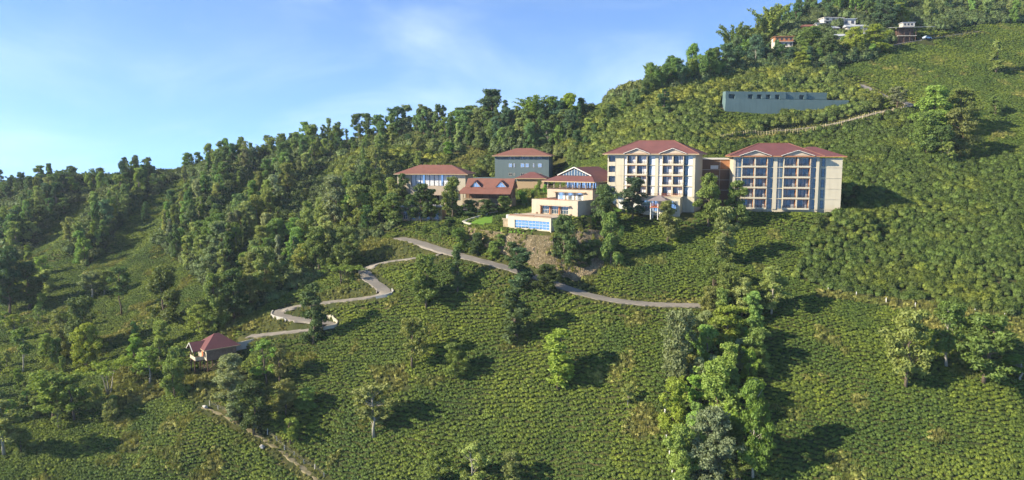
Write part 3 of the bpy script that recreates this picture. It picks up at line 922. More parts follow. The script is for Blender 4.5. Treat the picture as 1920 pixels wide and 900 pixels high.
# terrace building
pt = PLOTS['terrace']; W, D = pt.W, pt.D
zt2 = pt.height(373)
tb = tag(empty('terrace_building', tuple(pt.o), -pt.th), 'pinkish flat roofed building with terrace, above the pool building', 'building')
m = MB(); a0, a1 = 0.19, 0.80; hz = zt2 - 1.75
m.box(0, W, 0.9, D, -2, zt2 - 0.85); m.box(0, W * a0, 0, 0.9, -2, zt2); m.box(W * a1, W, 0, 0.9, -2, zt2); m.box(W * a0, W * a1, 0, 0.9, hz, zt2)
m.box(0, 0.3, 0.9, D, zt2 - 0.85, zt2); m.box(W - 0.3, W, 0.9, D, zt2 - 0.85, zt2)
m.build('wall', 'cream_pink', tb)
MB().box(W * 0.17, W * 0.86, -1.1, 0, hz + 0.02, hz + 0.2).build('canopy', 'cream_pink', tb)
k = 3
for i in range(k):
    xa = W * (a0 + (a1 - a0) * i / k) + 0.35
    window(tb, xa, 0.25, W * (a1 - a0) / k - 0.7, hz - 0.35, 0.8, 'glass_blue', 'trim_white', 3, 2)
    MB().box(xa - 0.35 - 0.2, xa - 0.35 + 0.2, 0.1, 0.5, 0, hz).build('column', 'soffit_orange', tb)
r = railing(tb, W * 0.62, 0.05, zt2 + 0.0, 0.35, 'wood_red', 0.4); r.location.x = W * 0.18
for x in (0.12, 0.86):
    o = MB().box(-0.18, 0.18, -0.35, -0.05, 0, 0.5).build('planter', 'brown_wall', tb, (W * x, 0, 0.0))

# lounge pavilion
pg = PLOTS['lounge']; W, D = pg.W, pg.D
z1 = pg.height(353); z2 = pg.height(340)
lg = tag(empty('lounge_pavilion', tuple(pg.o), -pg.th), 'open verandah lounge under a red roof with glazed gable', 'building')
m = MB(); hz = z1 - 1.15; a0, a1 = 0.19, 0.80
m.box(0, W, 0.8, D, -2, z1); m.box(0, W * a0, 0, 0.8, -2, z1); m.box(W * a1, W, 0, 0.8, -2, z1); m.box(W * a0, W * a1, 0, 0.8, hz, z1)
m.box(W * 0.3, W, 3.2, D, z1, z2)
m.build('wall', 'cream_pink', lg)
MB().box(W * 0.16, W * 0.86, -0.9, 0, hz + 0.02, hz + 0.2).build('canopy', 'sand_wall', lg)
for i in range(3):
    xa = W * (a0 + (a1 - a0) * i / 3) + 0.2
    window(lg, xa, 0.1, W * (a1 - a0) / 3 - 0.4, hz - 0.15, 0.72, 'glass_sky', 'trim_white', 3, 1, ([(0.05, 0.25), (0.75, 0.95)], 'curtain'))
MB().box(-0.3, W + 0.3, -0.3, 3.2, z1, z1 + 0.16).build('verandah_floor', 'wood_dark', lg)
r = railing(lg, W, -0.2, z1 + 0.16, 0.8, 'wood_dark', 0.35)
for i in range(8):
    MB().box(-0.13, 0.13, -0.13, 0.13, 0, z2 - z1 - 0.16).build('column', 'cream_pink', lg, (W * i / 7.0 * 0.98 + 0.15, 0.1, z1 + 0.16))
for i in range(6):
    window(lg, W * 0.32 + i * W * 0.112, z1 + 0.2, W * 0.10, z2 - z1 - 0.35, 3.1, 'glass_sky', 'wood_red', 2, 1)
zr = z2 + 0.2
rf = MB()
# skirt roof, then a raised gabled ridge running back
o_ = 1.3; xm = W / 2; ry = 3.4
y0s, y1s, zs = -o_, ry, zr + 1.75
x0s, x1s = -o_, W + o_
gx0, gx1 = W * 0.20, W * 0.80
top = zs + 2.7; yb = D + 6
rf.add([(x0s, y0s, zr), (x1s, y0s, zr), (gx1 + 1.2, ry, zs), (gx0 - 1.2, ry, zs), (x0s, yb, zr), (x1s, yb, zr), (xm, ry - 0.5, top), (xm, yb, top), (gx0 - 1.2, yb, zs), (gx1 + 1.2, yb, zs)],
       [(0, 1, 2, 3), (3, 6, 7, 8), (0, 3, 8, 4), (6, 2, 9, 7), (2, 1, 5, 9), (4, 8, 7, 9, 5), (0, 4, 5, 1)])
ro = rf.build('roof', 'roof_red', lg)
fascia(MB(), 0, W, 0, yb - o_, zr, o_, 0.28).build('fascia', 'sand_wall', ro)
prism(MB(), [(gx0, zs + 0.02), (gx1, zs + 0.02), (xm, top - 0.55)], ry - 0.2, ry + 0.4).build('gable_window', 'glass_blue', ro)
b = MB(); b.beam((gx0 - 1.2, ry - 0.5, zs + 0.05), (xm, ry - 0.5, top), 0.25, 0.32); b.beam((gx1 + 1.2, ry - 0.5, zs + 0.05), (xm, ry - 0.5, top), 0.25, 0.32)
b.build('bargeboard', 'trim_white', ro)
b = MB()
for i in range(1, 10):
    x = gx0 + (gx1 - gx0) * i / 10; zz = zs + (top - 0.55 - zs) * (1 - abs(x - xm) / (xm - gx0))
    b.box(x - 0.06, x + 0.06, ry - 0.28, ry - 0.2, zs, zz)
b.build('mullion', 'trim_white', ro)

# staff building
ps = PLOTS['staff']; W, D = ps.W, ps.D; zs = ps.height(293)
st = tag(empty('staff_building', tuple(ps.o), -ps.th), 'blue-grey plastered four storey building with a low red roof', 'building')
MB().box(0, W, 0, D, -2, zs).build('wall', 'blue_grey', st)
MB().box(-9.5, -0.02, 2, 9, -3, 1.5).build('annex', 'blue_grey', st)
ro = hip(MB(), 0, W, 0, D, zs + 0.25, 3.0, 1.0).build('roof', 'roof_clay', st)
fascia(MB(), 0, W, 0, D, zs + 0.25, 1.0).build('fascia', 'sand_wall', ro)
for row, k in ((0.89, 1.0), (0.575, 1.5), (0.25, 1.0)):
    for fx, ww in ((0.26, 1.3), (0.35, 0.5), (0.48, 1.5), (0.57, 1.3), (0.71, 0.5), (0.80, 1.5)):
        window(st, W * fx, zs * row, ww, k, -0.04, 'glass_sky' if k > 1.2 else 'glass_dark', 'trim_white', 2, 1)

# hut
ph = PLOTS['hut']; W, D = ph.W, ph.D; zs = ph.height(335)
ht = tag(empty('utility_hut', tuple(ph.o), -ph.th), 'small plain hut with red pyramid roof below the blue-grey building', 'building')
MB().box(0, W, 0, D, -3, zs).build('wall', 'sand_wall', ht)
ro = hip(MB(), 0, W, 0, D, zs + 0.2, 2.3, 0.8, inset=5.2).build('roof', 'roof_red', ht)
fascia(MB(), 0, W, 0, D, zs + 0.2, 0.8).build('fascia', 'sand_wall', ro)

# dining hall
pd = PLOTS['dining']; W, D = pd.W, pd.D; zs = pd.height(327)
dh = tag(empty('dining_hall', tuple(pd.o), -pd.th), 'cream hall with long glazed upper floor and clay-red roof', 'building')
zw0, zw1 = zs * 0.64, zs * 0.985
m = MB(); m.box(0, W, 0.5, D, -4, zs * 0.62); m.box(0, W * 0.20, 0, 0.5, -4, zs); m.box(W * 0.88, W, 0, 0.5, -4, zs); m.box(W * 0.2, W * 0.88, 0.5, D, zs * 0.62, zw0); m.box(0, W, 2.2, D, zw0, zs); m.box(0, W * 0.2, 0.5, 2.2, zs * 0.62, zs); m.box(W * 0.88, W, 0.5, 2.2, zs * 0.62, zs)
m.build('wall', 'cream', dh)
MB().box(W * 0.21, W * 0.80, -1.6, 0.5, zs * 0.36, zs * 0.64).build('balcony_band', 'cream_pink', dh)
n = 10
for i in range(n):
    xa = W * (0.2 + 0.68 * i / n)
    window(dh, xa + 0.04, zw0 + 0.02, W * 0.68 / n - 0.08, zw1 - zw0, 0.7, 'glass_sky', 'dark_metal', 1, 1, ([(0.06, 0.94)], 'curtain') if i % 4 != 2 else ([(0.1, 0.5)], 'curtain'))
MB().box(W * 0.52, W * 0.61, 0.42, 0.5, 0.1, zs * 0.34).build('door_opening', 'interior_shade_tint', dh)
MB().box(W * 0.3, W * 0.48, 0.42, 0.5, 0.3, zs * 0.33).build('door_opening', 'interior_shade_tint', dh)
ro = hip(MB(), 0, W, 0, D, zs + 0.25, 3.1, 1.0).build('roof', 'roof_clay', dh)
fascia(MB(), 0, W, 0, D, zs + 0.25, 1.0).build('fascia', 'sand_wall', ro)

# stone building under the hall, mostly behind trees
pq = PLOTS['stone']; W, D = pq.W, pq.D; zs = pq.height(388)
so = tag(empty('stone_building', tuple(pq.o), -pq.th), 'shaded stone building behind trees below the cream hall', 'building')
MB().box(0, W, 0, D, -3, zs).build('wall', 'sand_wall', so)
MB().box(-0.4, W + 0.4, -0.5, D, zs, zs + 0.3).build('roof_slab', 'concrete', so)
for i in range(5): window(so, W * (0.06 + 0.19 * i), 0.6, W * 0.1, zs - 1.5, -0.04, 'glass_dark', 'trim_white', 2, 2)

# lodge
pq = PLOTS['lodge']; W, D = pq.W, pq.D
lo = tag(empty('lodge', tuple(pq.o), -pq.th), 'long red roofed lodge with two triangular dormers and lower verandah roof', 'building')
zb = pq.height(372); zv = pq.height(362); z2 = pq.height(352)
MB().box(0, W * 0.55, -0.5, D, -4, zb).box(W * 0.55, W, 1.5, D, -4, zb).build('base_wall', 'cut_stone', lo)
for i in range(3): MB().box(W * (0.06 + 0.11 * i), W * (0.12 + 0.11 * i), -0.56, -0.5, 0.3, zb - 0.9).build('opening', 'interior_shade_tint', lo)
MB().box(0.5, W - 0.2, 2.4, D, zb, z2).build('wall', 'brown_wall', lo)
for i in range(8): MB().box(-0.1, 0.1, -0.1, 0.1, zb, zv).build('column', 'wood_dark', lo, (W * i / 7.2 + 0.1, 0.1, 0))
m = MB(); m.add([(-1.6, -1.4, zv), (W + 0.3, -1.4, zv), (W + 0.3, 2.6, z2 + 0.1), (-0.4, 2.6, z2 + 0.1), (-1.6, -1.4, zv - 0.2), (W + 0.3, -1.4, zv - 0.2), (W + 0.3, 2.6, z2 - 0.1), (-0.4, 2.6, z2 - 0.1)],
      [(0, 1, 2, 3), (7, 6, 5, 4), (0, 4, 5, 1), (1, 5, 6, 2), (2, 6, 7, 3), (3, 7, 4, 0)])
m.build('verandah_roof', 'roof_clay', lo)
zt = pq.height(334, 0, 6)
m = MB(); prism_pts = None
m.add([(0.2, 1.9, z2), (W + 0.4, 1.9, z2), (W + 0.4, 6, zt), (0.2, 6, zt), (0.2, 10.1, z2), (W + 0.4, 10.1, z2), (0.2, 1.9, z2 - 0.25), (W + 0.4, 1.9, z2 - 0.25), (0.2, 10.1, z2 - 0.25), (W + 0.4, 10.1, z2 - 0.25)],
      [(0, 1, 2, 3), (3, 2, 5, 4), (0, 6, 7, 1), (4, 5, 9, 8), (0, 3, 4, 8, 6), (1, 7, 9, 5, 2), (6, 8, 9, 7)])
ro = m.build('roof', 'roof_clay', lo)
for fx in (0.24, 0.78):
    x = W * fx
    d = prism(MB(), [(x - 1.9, z2 + 0.25), (x, z2 + 2.2), (x + 1.9, z2 + 0.25), (x + 1.9, z2 + 0.45), (x, z2 + 2.45), (x - 1.9, z2 + 0.45)], 1.7, 5.5).build('dormer_roof', 'roof_red', ro)
    prism(MB(), [(x - 1.5, z2 + 0.25), (x + 1.5, z2 + 0.25), (x, z2 + 1.9)], 2.1, 2.4).build('dormer_window', 'glass_sky', ro)
    b = MB(); b.beam((x - 1.7, 1.98, z2 + 0.3), (x, 1.98, z2 + 2.1), 0.12); b.beam((x + 1.7, 1.98, z2 + 0.3), (x, 1.98, z2 + 2.1), 0.12); b.box(x - 0.05, x + 0.05, 2.0, 2.08, z2 + 0.25, z2 + 1.95)
    b.build('dormer_frame', 'trim_white', ro)

# gazebo on posts in front of the west block
pz = Plot(1219, 402, 224, 20); wz = pz.width(1247); zd = pz.height(388); ze_ = pz.height(376.5); za = pz.height(367)
gz = tag(empty('gazebo', tuple(pz.o), -pz.th), 'small wooden gazebo on posts before the tall gabled block', 'gazebo')
MB().box(-0.2, wz + 0.2, -0.2, wz + 0.2, zd - 0.2, zd).build('deck', 'wood_red', gz)
for x in (0.1, wz / 2, wz - 0.1):
    for y in (0.1, wz - 0.1): MB().box(x - 0.1, x + 0.1, y - 0.1, y + 0.1, -1.5, ze_).build('post', 'post_white' , gz)
for s_, (a, b) in enumerate((((0, 0), (wz, 0)), ((0, 0), (0, wz)), ((wz, 0), (wz, wz)))):
    m = MB(); m.beam((*a, zd + 0.85), (*b, zd + 0.85), 0.08); m.beam((*a, zd + 0.4), (*b, zd + 0.4), 0.06)
    m.build('railing', 'wood_red', gz)
hip(MB(), 0, wz, 0, wz, ze_ + 0.15, za - ze_, 0.8, 0.15, wz / 2 + 0.78).build('roof', 'roof_grey', gz)

# stilt house: near corner towards the camera, long side running back to the right
ph_ = Plot(388, 677, 196.4, -40)
ax = ph_.ax
sh = tag(empty('stilt_house', tuple(ph_.o), -ph_.th), 'timber house on stilts with red hipped roof and small porch', 'house')
L, B = 8.0, 6.8       # along the shaded side, along the sunlit end
hw = 3.1
MB().box(0, L, 0, B, 0, hw).build('wall', 'wood_plank', sh)
MB().box(-0.06, 0.0, 0.05, B - 0.05, 0.1, hw - 0.1).build('end_wall', 'cream', sh)
MB().box(-2.4, -0.06, B * 0.30, B * 0.95, -0.2, 0.0).build('porch_floor', 'wood_dark', sh)
m = MB(); m.box(-2.4, -2.3, B * 0.3, B * 0.95, 0.0, 0.95); m.box(-2.3, -0.06, B * 0.3, B * 0.3 + 0.1, 0, 0.95); m.build('porch_parapet', 'cream', sh)
MB().box(-0.12, -0.06, B * 0.36, B * 0.58, 0.02, 2.1).build('door', 'wood_red', sh)
for i in range(3): window(sh, 0, 0, 0.8, 1.3, 0, 'glass_sky', 'wood_dark', 1, 2).matrix_local = Matrix.Translation((-0.09, B * 0.08 + 0.95 * (i + 0.1) + (4.3 if i == 2 else 0), 0.8)) @ Matrix.Rotation(rad(-90), 4, 'Z') @ Matrix.Translation((-0.8, 0, 0))
ro = hip(MB(), 0, L, 0, B, hw + 0.1, 3.3, 0.9, 0.2).build('roof', 'roof_maroon', sh)
fascia(MB(), 0, L, 0, B, hw + 0.1, 0.9, 0.22).build('fascia', 'sand_wall', ro)
def ygable(m, x0, x1, y0, y1, z, rise, t=0.2):
    ym = (y0 + y1) / 2
    pr = [(y0, z), (ym, z + rise), (y1, z), (y1, z + t), (ym, z + rise + t), (y0, z + t)]
    n = 6
    return m.add([(x0, y, zz) for y, zz in pr] + [(x1, y, zz) for y, zz in pr], [tuple(range(5, -1, -1)), tuple(range(6, 12))] + [(i, (i + 1) % 6, (i + 1) % 6 + 6, i + 6) for i in range(6)])
ygable(MB(), -3.1, 2.8, B * 0.22, B * 1.03, hw - 0.5, 2.0).build('porch_roof', 'roof_maroon', ro)
b = MB(); b.beam((-3.14, B * 0.22, hw - 0.4), (-3.14, B * 0.625, hw + 1.6), 0.14, 0.2); b.beam((-3.14, B * 1.03, hw - 0.4), (-3.14, B * 0.625, hw + 1.6), 0.14, 0.2)
b.build('bargeboard', 'trim_white', ro)
for x in (-2.2, 0.2, 3.5, 7.0, L - 0.2):
    for y in (0.2, B * 0.5, B - 0.3):
        if x < 0 and y < 1: continue
        q = ph_.w(x, y); zg = float(zat(q[0], q[1])) - ph_.o[2]
        MB().box(x - 0.13, x + 0.13, y - 0.13, y + 0.13, min(zg - 0.6, -0.5), 0.0 if x > 0 else hw - 0.4).build('stilt', 'wood_dark', sh)
b = MB(); b.beam((0.2, 0.2, -2.6), (3.5, 0.2, -0.3), 0.12); b.beam((0.2, 0.2, -0.4), (0.2, B * 0.5, -2.8), 0.12); b.beam((3.5, 0.2, -2.2), (7.0, 0.2, -0.3), 0.12); b.beam((-0.1, 0.2, -2.6), (L * 0.7, 0.2, -2.6), 0.12)
b.build('brace', 'wood_plank', sh)
g = ground(462, 652)
o = MB().beam((-3.4, -1.5, 0.2), (3.2, 1.2, 1.3), 0.3, 2.2).build('retaining_wall', 'concrete', None, tuple(g))
tag(o, 'short pale concrete wall beside the stilt house roof', 'wall', kind='thing')

# teal wall with niches high on the slope
pw = PLOTS['wall']; W = pw.W
zt = pw.height(171); zm = pw.height(184.5)
tw = tag(empty('niche_wall', tuple(pw.o), -pw.th), 'long teal concrete retaining wall with square niches above the hotel', 'retaining wall', kind='thing')
m = MB()
m.add([(-1.2, -1.2, -7), (W + 9, -0.3, -7), (W + 9, 0.4, zm - 0.3), (0, 0, zm), (-1.2, 3.5, -7), (W + 9, 3.5, -7), (W + 9, 3.5, zm - 0.3), (0, 3.5, zm)],
      [(0, 1, 2, 3), (3, 2, 6, 7), (1, 5, 6, 2), (4, 0, 3, 7), (5, 4, 7, 6), (0, 4, 5, 1)])
m.build('lower_wall', 'teal_wall', tw)
u = MB()
segs = [(0, 0.58, 0.35), (0.58, 0.79, 1.1), (0.79, 1.0, 1.9)]
nich = [(0.03, 0.09), (0.215, 0.26), (0.30, 0.345), (0.385, 0.43), (0.475, 0.52), (0.72, 0.765)]
zn0, zn1 = zm + 0.08, zm + (zt - zm) * 0.60
for a, b, y in segs:
    xs = a
    for n0, n1 in [q for q in nich if a <= q[0] < b]:
        u.box(W * xs, W * n0, y, 3.4, zm, zt); u.box(W * n0, W * n1, y, 3.4, zn1, zt); u.box(W * n0, W * n1, y + 1.6, 3.4, zm, zn1)
        xs = n1
    u.box(W * xs, W * b, y, 3.4, zm, zt)
u.build('upper_wall', 'teal_wall', tw)

# low parapet running down the rubble slope from the pool
g0 = ground(1029, 447); g1 = ground(999, 486)
m = MB().beam((0, 0, 0.5), tuple(np.array(g1) - np.array(g0) + np.array((0, 0, 1.9))), 0.3, 0.8)
tag(m.build('stair_parapet', 'sand_wall', None, tuple(g0)), 'straight tan parapet slanting down the rubble slope', 'parapet', kind='thing')
# kerb round the triangular lawn
g = [ground(*q) for q in ((868, 418), (884, 424), (880, 414), (900, 408), (932, 399))]
m = MB()
for a, b in ((g[0], g[1]), (g[0], g[2]), (g[2], g[3]), (g[3], g[4])): m.beam(tuple(a - g[0] + np.array((0, 0, 0.35))), tuple(b - g[0] + np.array((0, 0, 0.35))), 0.7, 0.5)
tag(m.build('lawn_kerb', 'concrete', None, tuple(g[0])), 'pale kerb edging the triangular lawn', 'kerb', kind='thing')

# ------------------------------------------------------------------ village houses
HOUSES = []
def house(px, py, Y, theta, pxr, eave, depth, label, wallm, roofm, storeys, flat=False, name='village_house', win=3, upper=None, glass='glass_dark'):
    g = ground((px + pxr) / 2, py); Y = float(g[1]) if g is not None else Y
    p = Plot(px, py, Y, theta); W = p.width(pxr); zs = p.height(eave); p.W = W; p.D = depth; HOUSES.append(p)
    h = tag(empty(name, tuple(p.o), -p.th), label, 'house', 'village houses among the trees')
    MB().box(0, W, 0, depth, -4, zs).build('wall', wallm, h)
    fh = zs / storeys
    if upper:
        MB().box(-0.05, W + 0.05, -0.05, depth * 0.5, zs - fh * 0.95, zs - 0.02).build('upper_storey', upper, h)
    for s_ in range(storeys):
        for i in range(win):
            ww = min(1.3, W / win * 0.45)
            window(h, W * (i + 0.5) / win - ww / 2, s_ * fh + fh * 0.3, ww, fh * 0.45, -0.10, glass, 'trim_white' if wallm != 'white_paint' else 'wood_dark', 2, 1)
        if s_: MB().box(-0.5, W + 0.5, -0.9, 0, s_ * fh - 0.1, s_ * fh + 0.06).build('floor_ledge', 'concrete', h)
    if flat:
        MB().box(-0.5, W + 0.5, -0.7, depth + 0.3, zs, zs + 0.22).build('roof', roofm, h)
    else:
        hip(MB(), 0, W, 0, depth, zs + 0.05, 1.4, 0.7, 0.1, 0.4).build('roof', roofm, h)
    return h, p, W, zs
h, p, W, zs = house(1452, 98, 372, 6, 1486, 69, 7, 'three storey white house with orange upper verandah on the wooded slope', 'white_paint', 'soffit_orange', 3, True, win=4, upper='soffit_orange')
railing(h, W, -0.85, zs * 0.667 + 0.06, 0.8, 'wood_red', 0.5)
house(1504, 58, 385, 6, 1525, 50, 6, 'low house with orange roof left of the white village houses', 'soffit_orange', 'roof_clay', 1)
house(1545, 45, 400, -6, 1580, 33, 7, 'white flat roofed house highest among the village houses', 'white_paint', 'trim_white', 2, True)
house(1580, 48, 395, 8, 1604, 36, 7, 'pale house with grey slab roof beside the highest white house', 'white_paint', 'tin', 1, True, win=2)
house(1588, 62, 388, 4, 1626, 50, 7, 'grey tin roofed house between the white village houses', 'concrete', 'tin', 1, win=4)
h, p, W, zs = house(1566, 80, 380, 14, 1602, 68, 6, 'small white house on a lattice of white struts on the slope', 'white_paint', 'tin', 1, win=3)
b = MB(); b.beam((0, -1.2, 0.2), (W * 0.5, -0.6, -3), 0.2); b.beam((W * 0.5, -0.6, -3), (W, -1.2, 0.2), 0.2); b.beam((0, -1.2, 0.9), (W, -1.2, 0.9), 0.15)
b.build('strut', 'post_white', h)
house(1612, 72, 385, -4, 1632, 64, 5, 'small tan house half hidden right of the tin roofed house', 'sand_wall', 'tin', 1, win=2)
house(1530, 52, 395, 10, 1546, 44, 5, 'little grey house left of the highest white house', 'concrete', 'tin', 1, True, win=2)
house(1556, 60, 390, 0, 1572, 53, 5, 'little brown house below the highest white house', 'brown_wall', 'tin', 1, win=2)
# open shed by the lane
p = Plot(1684, 78, float(ground(1700, 80)[1]), 4); W = p.width(1716); p.W = W + 8; p.D = 6; HOUSES.append(p); zs = p.height(52)
h = tag(empty('roadside_shed', tuple(p.o), -p.th), 'open two level shed with tin roof beside the top lane', 'shed')
MB().box(0, W, 2.2, 5, -3, zs).build('back_wall', 'wood_dark', h)
MB().box(-0.4, W + 0.4, -0.4, 5, zs * 0.40, zs * 0.40 + 0.25).build('floor_slab', 'concrete', h)
for i in range(4): MB().box(-0.12, 0.12, -0.12, 0.12, -3, zs).build('post', 'wood_dark', h, (W * i / 3, 0, 0))
m = MB(); m.add([(-2.5, -1.5, zs), (W + 8, -1.5, zs + 0.2), (W + 8, 6, zs + 1.2), (-2.5, 6, zs + 1.0), (-2.5, -1.5, zs - 0.12), (W + 8, -1.5, zs + 0.08), (W + 8, 6, zs + 1.08), (-2.5, 6, zs + 0.88)],
      [(0, 1, 2, 3), (7, 6, 5, 4), (0, 4, 5, 1), (1, 5, 6, 2), (2, 6, 7, 3), (3, 7, 4, 0)]); m.build('roof', 'tin', h)
MB().box(W * 0.35, W * 1.05, 2.5, 7, zs + 0.9, zs + 2.9).build('upper_room', 'concrete', h)
MB().box(W * 0.3, W * 1.1, 2.2, 7.2, zs + 2.9, zs + 3.05).build('upper_roof', 'tin', h)
for i in range(3): window(h, W * (0.42 + 0.2 * i), zs + 1.5, 0.9, 0.9, 2.44, 'glass_dark', 'wood_dark', 1, 1)
# teal lean-to and dry stone wall under the three storey house
p = Plot(1424, 122, float(ground(1432, 122)[1]), 0); W = p.width(1441); p.W = W; p.D = 3; HOUSES.append(p); zs = p.height(112)
h = tag(empty('lean_to', tuple(p.o), 0), 'small teal sheeted lean-to below the three storey house', 'shed')
MB().box(0, W, 0.4, 3, -1, zs * 0.7).build('wall', 'wood_dark', h)
m = MB(); m.add([(-0.4, -0.6, zs * 0.55), (W + 0.4, -0.6, zs * 0.55), (W + 0.4, 3.2, zs), (-0.4, 3.2, zs), (-0.4, -0.6, zs * 0.55 - 0.08), (W + 0.4, -0.6, zs * 0.55 - 0.08), (W + 0.4, 3.2, zs - 0.08), (-0.4, 3.2, zs - 0.08)],
      [(0, 1, 2, 3), (7, 6, 5, 4), (0, 4, 5, 1), (1, 5, 6, 2), (2, 6, 7, 3), (3, 7, 4, 0)]); m.build('roof', 'tarp_teal', h)
g = ground(1455, 108)
p = Plot(1422, 110, float(g[1]), 2); W = p.width(1492); zs = p.height(101)
tag(MB().box(0, W, 0, 0.8, -2, zs).build('stone_wall', 'cut_stone', None, tuple(p.o)), 'dry stone wall holding the yard under the three storey house', 'wall', kind='thing')

# parked car on the top lane
g = ground(1738, 75)
c = tag(empty('parked_car', (g[0], g[1], g[2] + 0.15), rad(20)), 'pale blue-grey car parked by the open shed on the top lane', 'car')
m = MB(); prism(m, [(-2.1, 0.35), (2.1, 0.35), (2.1, 0.85), (1.3, 0.95), (0.8, 1.45), (-1.2, 1.5), (-1.9, 0.95), (-2.15, 0.85)], -0.85, 0.85); m.build('body', 'car_paint', c)
m = MB(); prism(m, [(0.75, 0.98), (1.2, 0.98), (0.78, 1.38), (-1.1, 1.42), (-1.65, 0.98)], -0.88, 0.88); m.build('side_window', 'car_glass', c)
for x in (-1.3, 1.3):
    for y in (-0.8, 0.8):
        MB().tube([(0, -0.12, 0), (0, 0.12, 0)], [0.34, 0.34], 12).build('wheel', 'rubber', c, (x, y, 0.34))

# ------------------------------------------------------------------ fences
def fence(name, pix, step, hgt, w, mat, label, cat='fence', wire=True, tilt=0.06):
    g = np.array([ground(a, b) for a, b in pix])
    c = catmull(g[:, :2], 0.5)
    d = np.concatenate([[0], np.cumsum(np.linalg.norm(np.diff(c, axis=0), axis=1))])
    ss = np.arange(0, d[-1], step)
    q = np.stack([np.interp(ss, d, c[:, 0]), np.interp(ss, d, c[:, 1])], 1); z = zat(q[:, 0], q[:, 1])
    root = tag(empty(name, (q[0, 0], q[0, 1], z[0])), label, cat)
    me = MB().add([(-w, -w, -0.4), (w, -w, -0.4), (w, w, -0.4), (-w, w, -0.4), (-w * .8, -w * .8, hgt), (w * .8, -w * .8, hgt), (w * .8, w * .8, hgt), (-w * .8, w * .8, hgt)],
                  [(0, 3, 2, 1), (4, 5, 6, 7), (0, 1, 5, 4), (1, 2, 6, 5), (2, 3, 7, 6), (3, 0, 4, 7)]).mesh('post', mat)
    for k in range(len(q)):
        o = link('post', me, root, (q[k, 0] - q[0, 0] + random.uniform(-.15, .15), q[k, 1] - q[0, 1] + random.uniform(-.15, .15), z[k] - z[0]))
        o.rotation_euler = (random.uniform(-tilt, tilt), random.uniform(-tilt, tilt), random.uniform(0, 1)); o.scale = (1, 1, random.uniform(0.8, 1.15))
    if wire:
        m = MB()
        for hh in (0.5, 0.85):
            m.tube([(q[k, 0] - q[0, 0], q[k, 1] - q[0, 1], z[k] - z[0] + hgt * hh) for k in range(len(q))], [0.02 if mat != 'bamboo_pole' else 0.05] * len(q), 3)
        m.build('wire' if mat != 'bamboo_pole' else 'rail', mat if mat == 'bamboo_pole' else 'dark_metal', root)
fence('bamboo_fence', [(1352, 262), (1400, 254), (1450, 252), (1510, 249), (1565, 240), (1620, 224), (1680, 211), (1700, 206)], 1.1, 1.9, 0.09, 'bamboo_pole', 'rough bamboo fence along the lane above the hotel', tilt=0.14)
fence('post_fence', [(1246, 782), (1246, 800), (1250, 830), (1256, 860), (1261, 895), (1264, 915)], 1.6, 1.6, 0.13, 'post_white', 'white concrete fence posts beside the dense tree clump')
fence('post_fence', [(1552, 548), (1600, 556), (1660, 568), (1720, 577), (1800, 585), (1870, 593), (1935, 604)], 7.0, 1.1, 0.09, 'post_white', 'white fence posts along the dry grass strip across the right slope')
fence('post_fence', [(395, 762), (430, 780), (470, 800), (505, 815), (530, 840), (565, 866), (600, 888), (618, 908)], 3.2, 1.3, 0.09, 'concrete', 'pale fence posts beside the dirt footpath')

# boulders by the footpath
for px, py, sz, lab in ((385, 766, 0.95, 'flat white boulder at the top end of the dirt footpath'), (492, 842, 0.95, 'flat white boulder in tea bushes below the dirt footpath')):
    g = ground(px, py); bm = bmesh.new(); bmesh.ops.create_icosphere(bm, subdivisions=3, radius=1.0)
    for v in bm.verts:
        k = 1 + 0.28 * math.sin(v.co.x * 3.1 + px) * math.cos(v.co.y * 2.7) + random.uniform(-.04, .04)
        v.co = Vector((v.co.x * sz * k, v.co.y * sz * 0.7 * k, v.co.z * sz * 0.36 * k))
    me = bpy.data.meshes.new('boulder'); bm.to_mesh(me); bm.free(); me.materials.append(MATS['rock'])
    o = link('boulder', me, None, (g[0], g[1], g[2] + 0.45)); o.rotation_euler = (0.55, 0.1, random.random() * 3)
    tag(o, lab, 'boulder')

# low walls at the hairpins
for pix, hgt, mat, lab in (([(590, 600), (612, 598), (626, 602), (633, 609), (626, 615), (606, 619)], 0.9, 'cream', 'low cream parapet round the lower hairpin'),
                           ([(735, 546), (737, 551), (728, 557), (705, 561)], 0.8, 'concrete', 'low concrete wall at the outside of the middle hairpin'),
                           ([(536, 603), (520, 599), (509, 592), (512, 585)], 0.6, 'concrete', 'low concrete kerb wall round the leftmost hairpin')):
    g = np.array([ground(a, b) for a, b in pix]); c = catmull(g[:, :2], 0.8); z = zat(c[:, 0], c[:, 1])
    m = MB()
    for k in range(len(c) - 1):
        m.beam((c[k, 0] - c[0, 0], c[k, 1] - c[0, 1], z[k] - z[0] + hgt / 2 - 0.3), (c[k + 1, 0] - c[0, 0], c[k + 1, 1] - c[0, 1], z[k + 1] - z[0] + hgt / 2 - 0.3), 0.3, hgt + 0.6)
    tag(m.build('low_wall', mat, None, (c[0, 0], c[0, 1], z[0])), lab, 'wall', kind='thing')

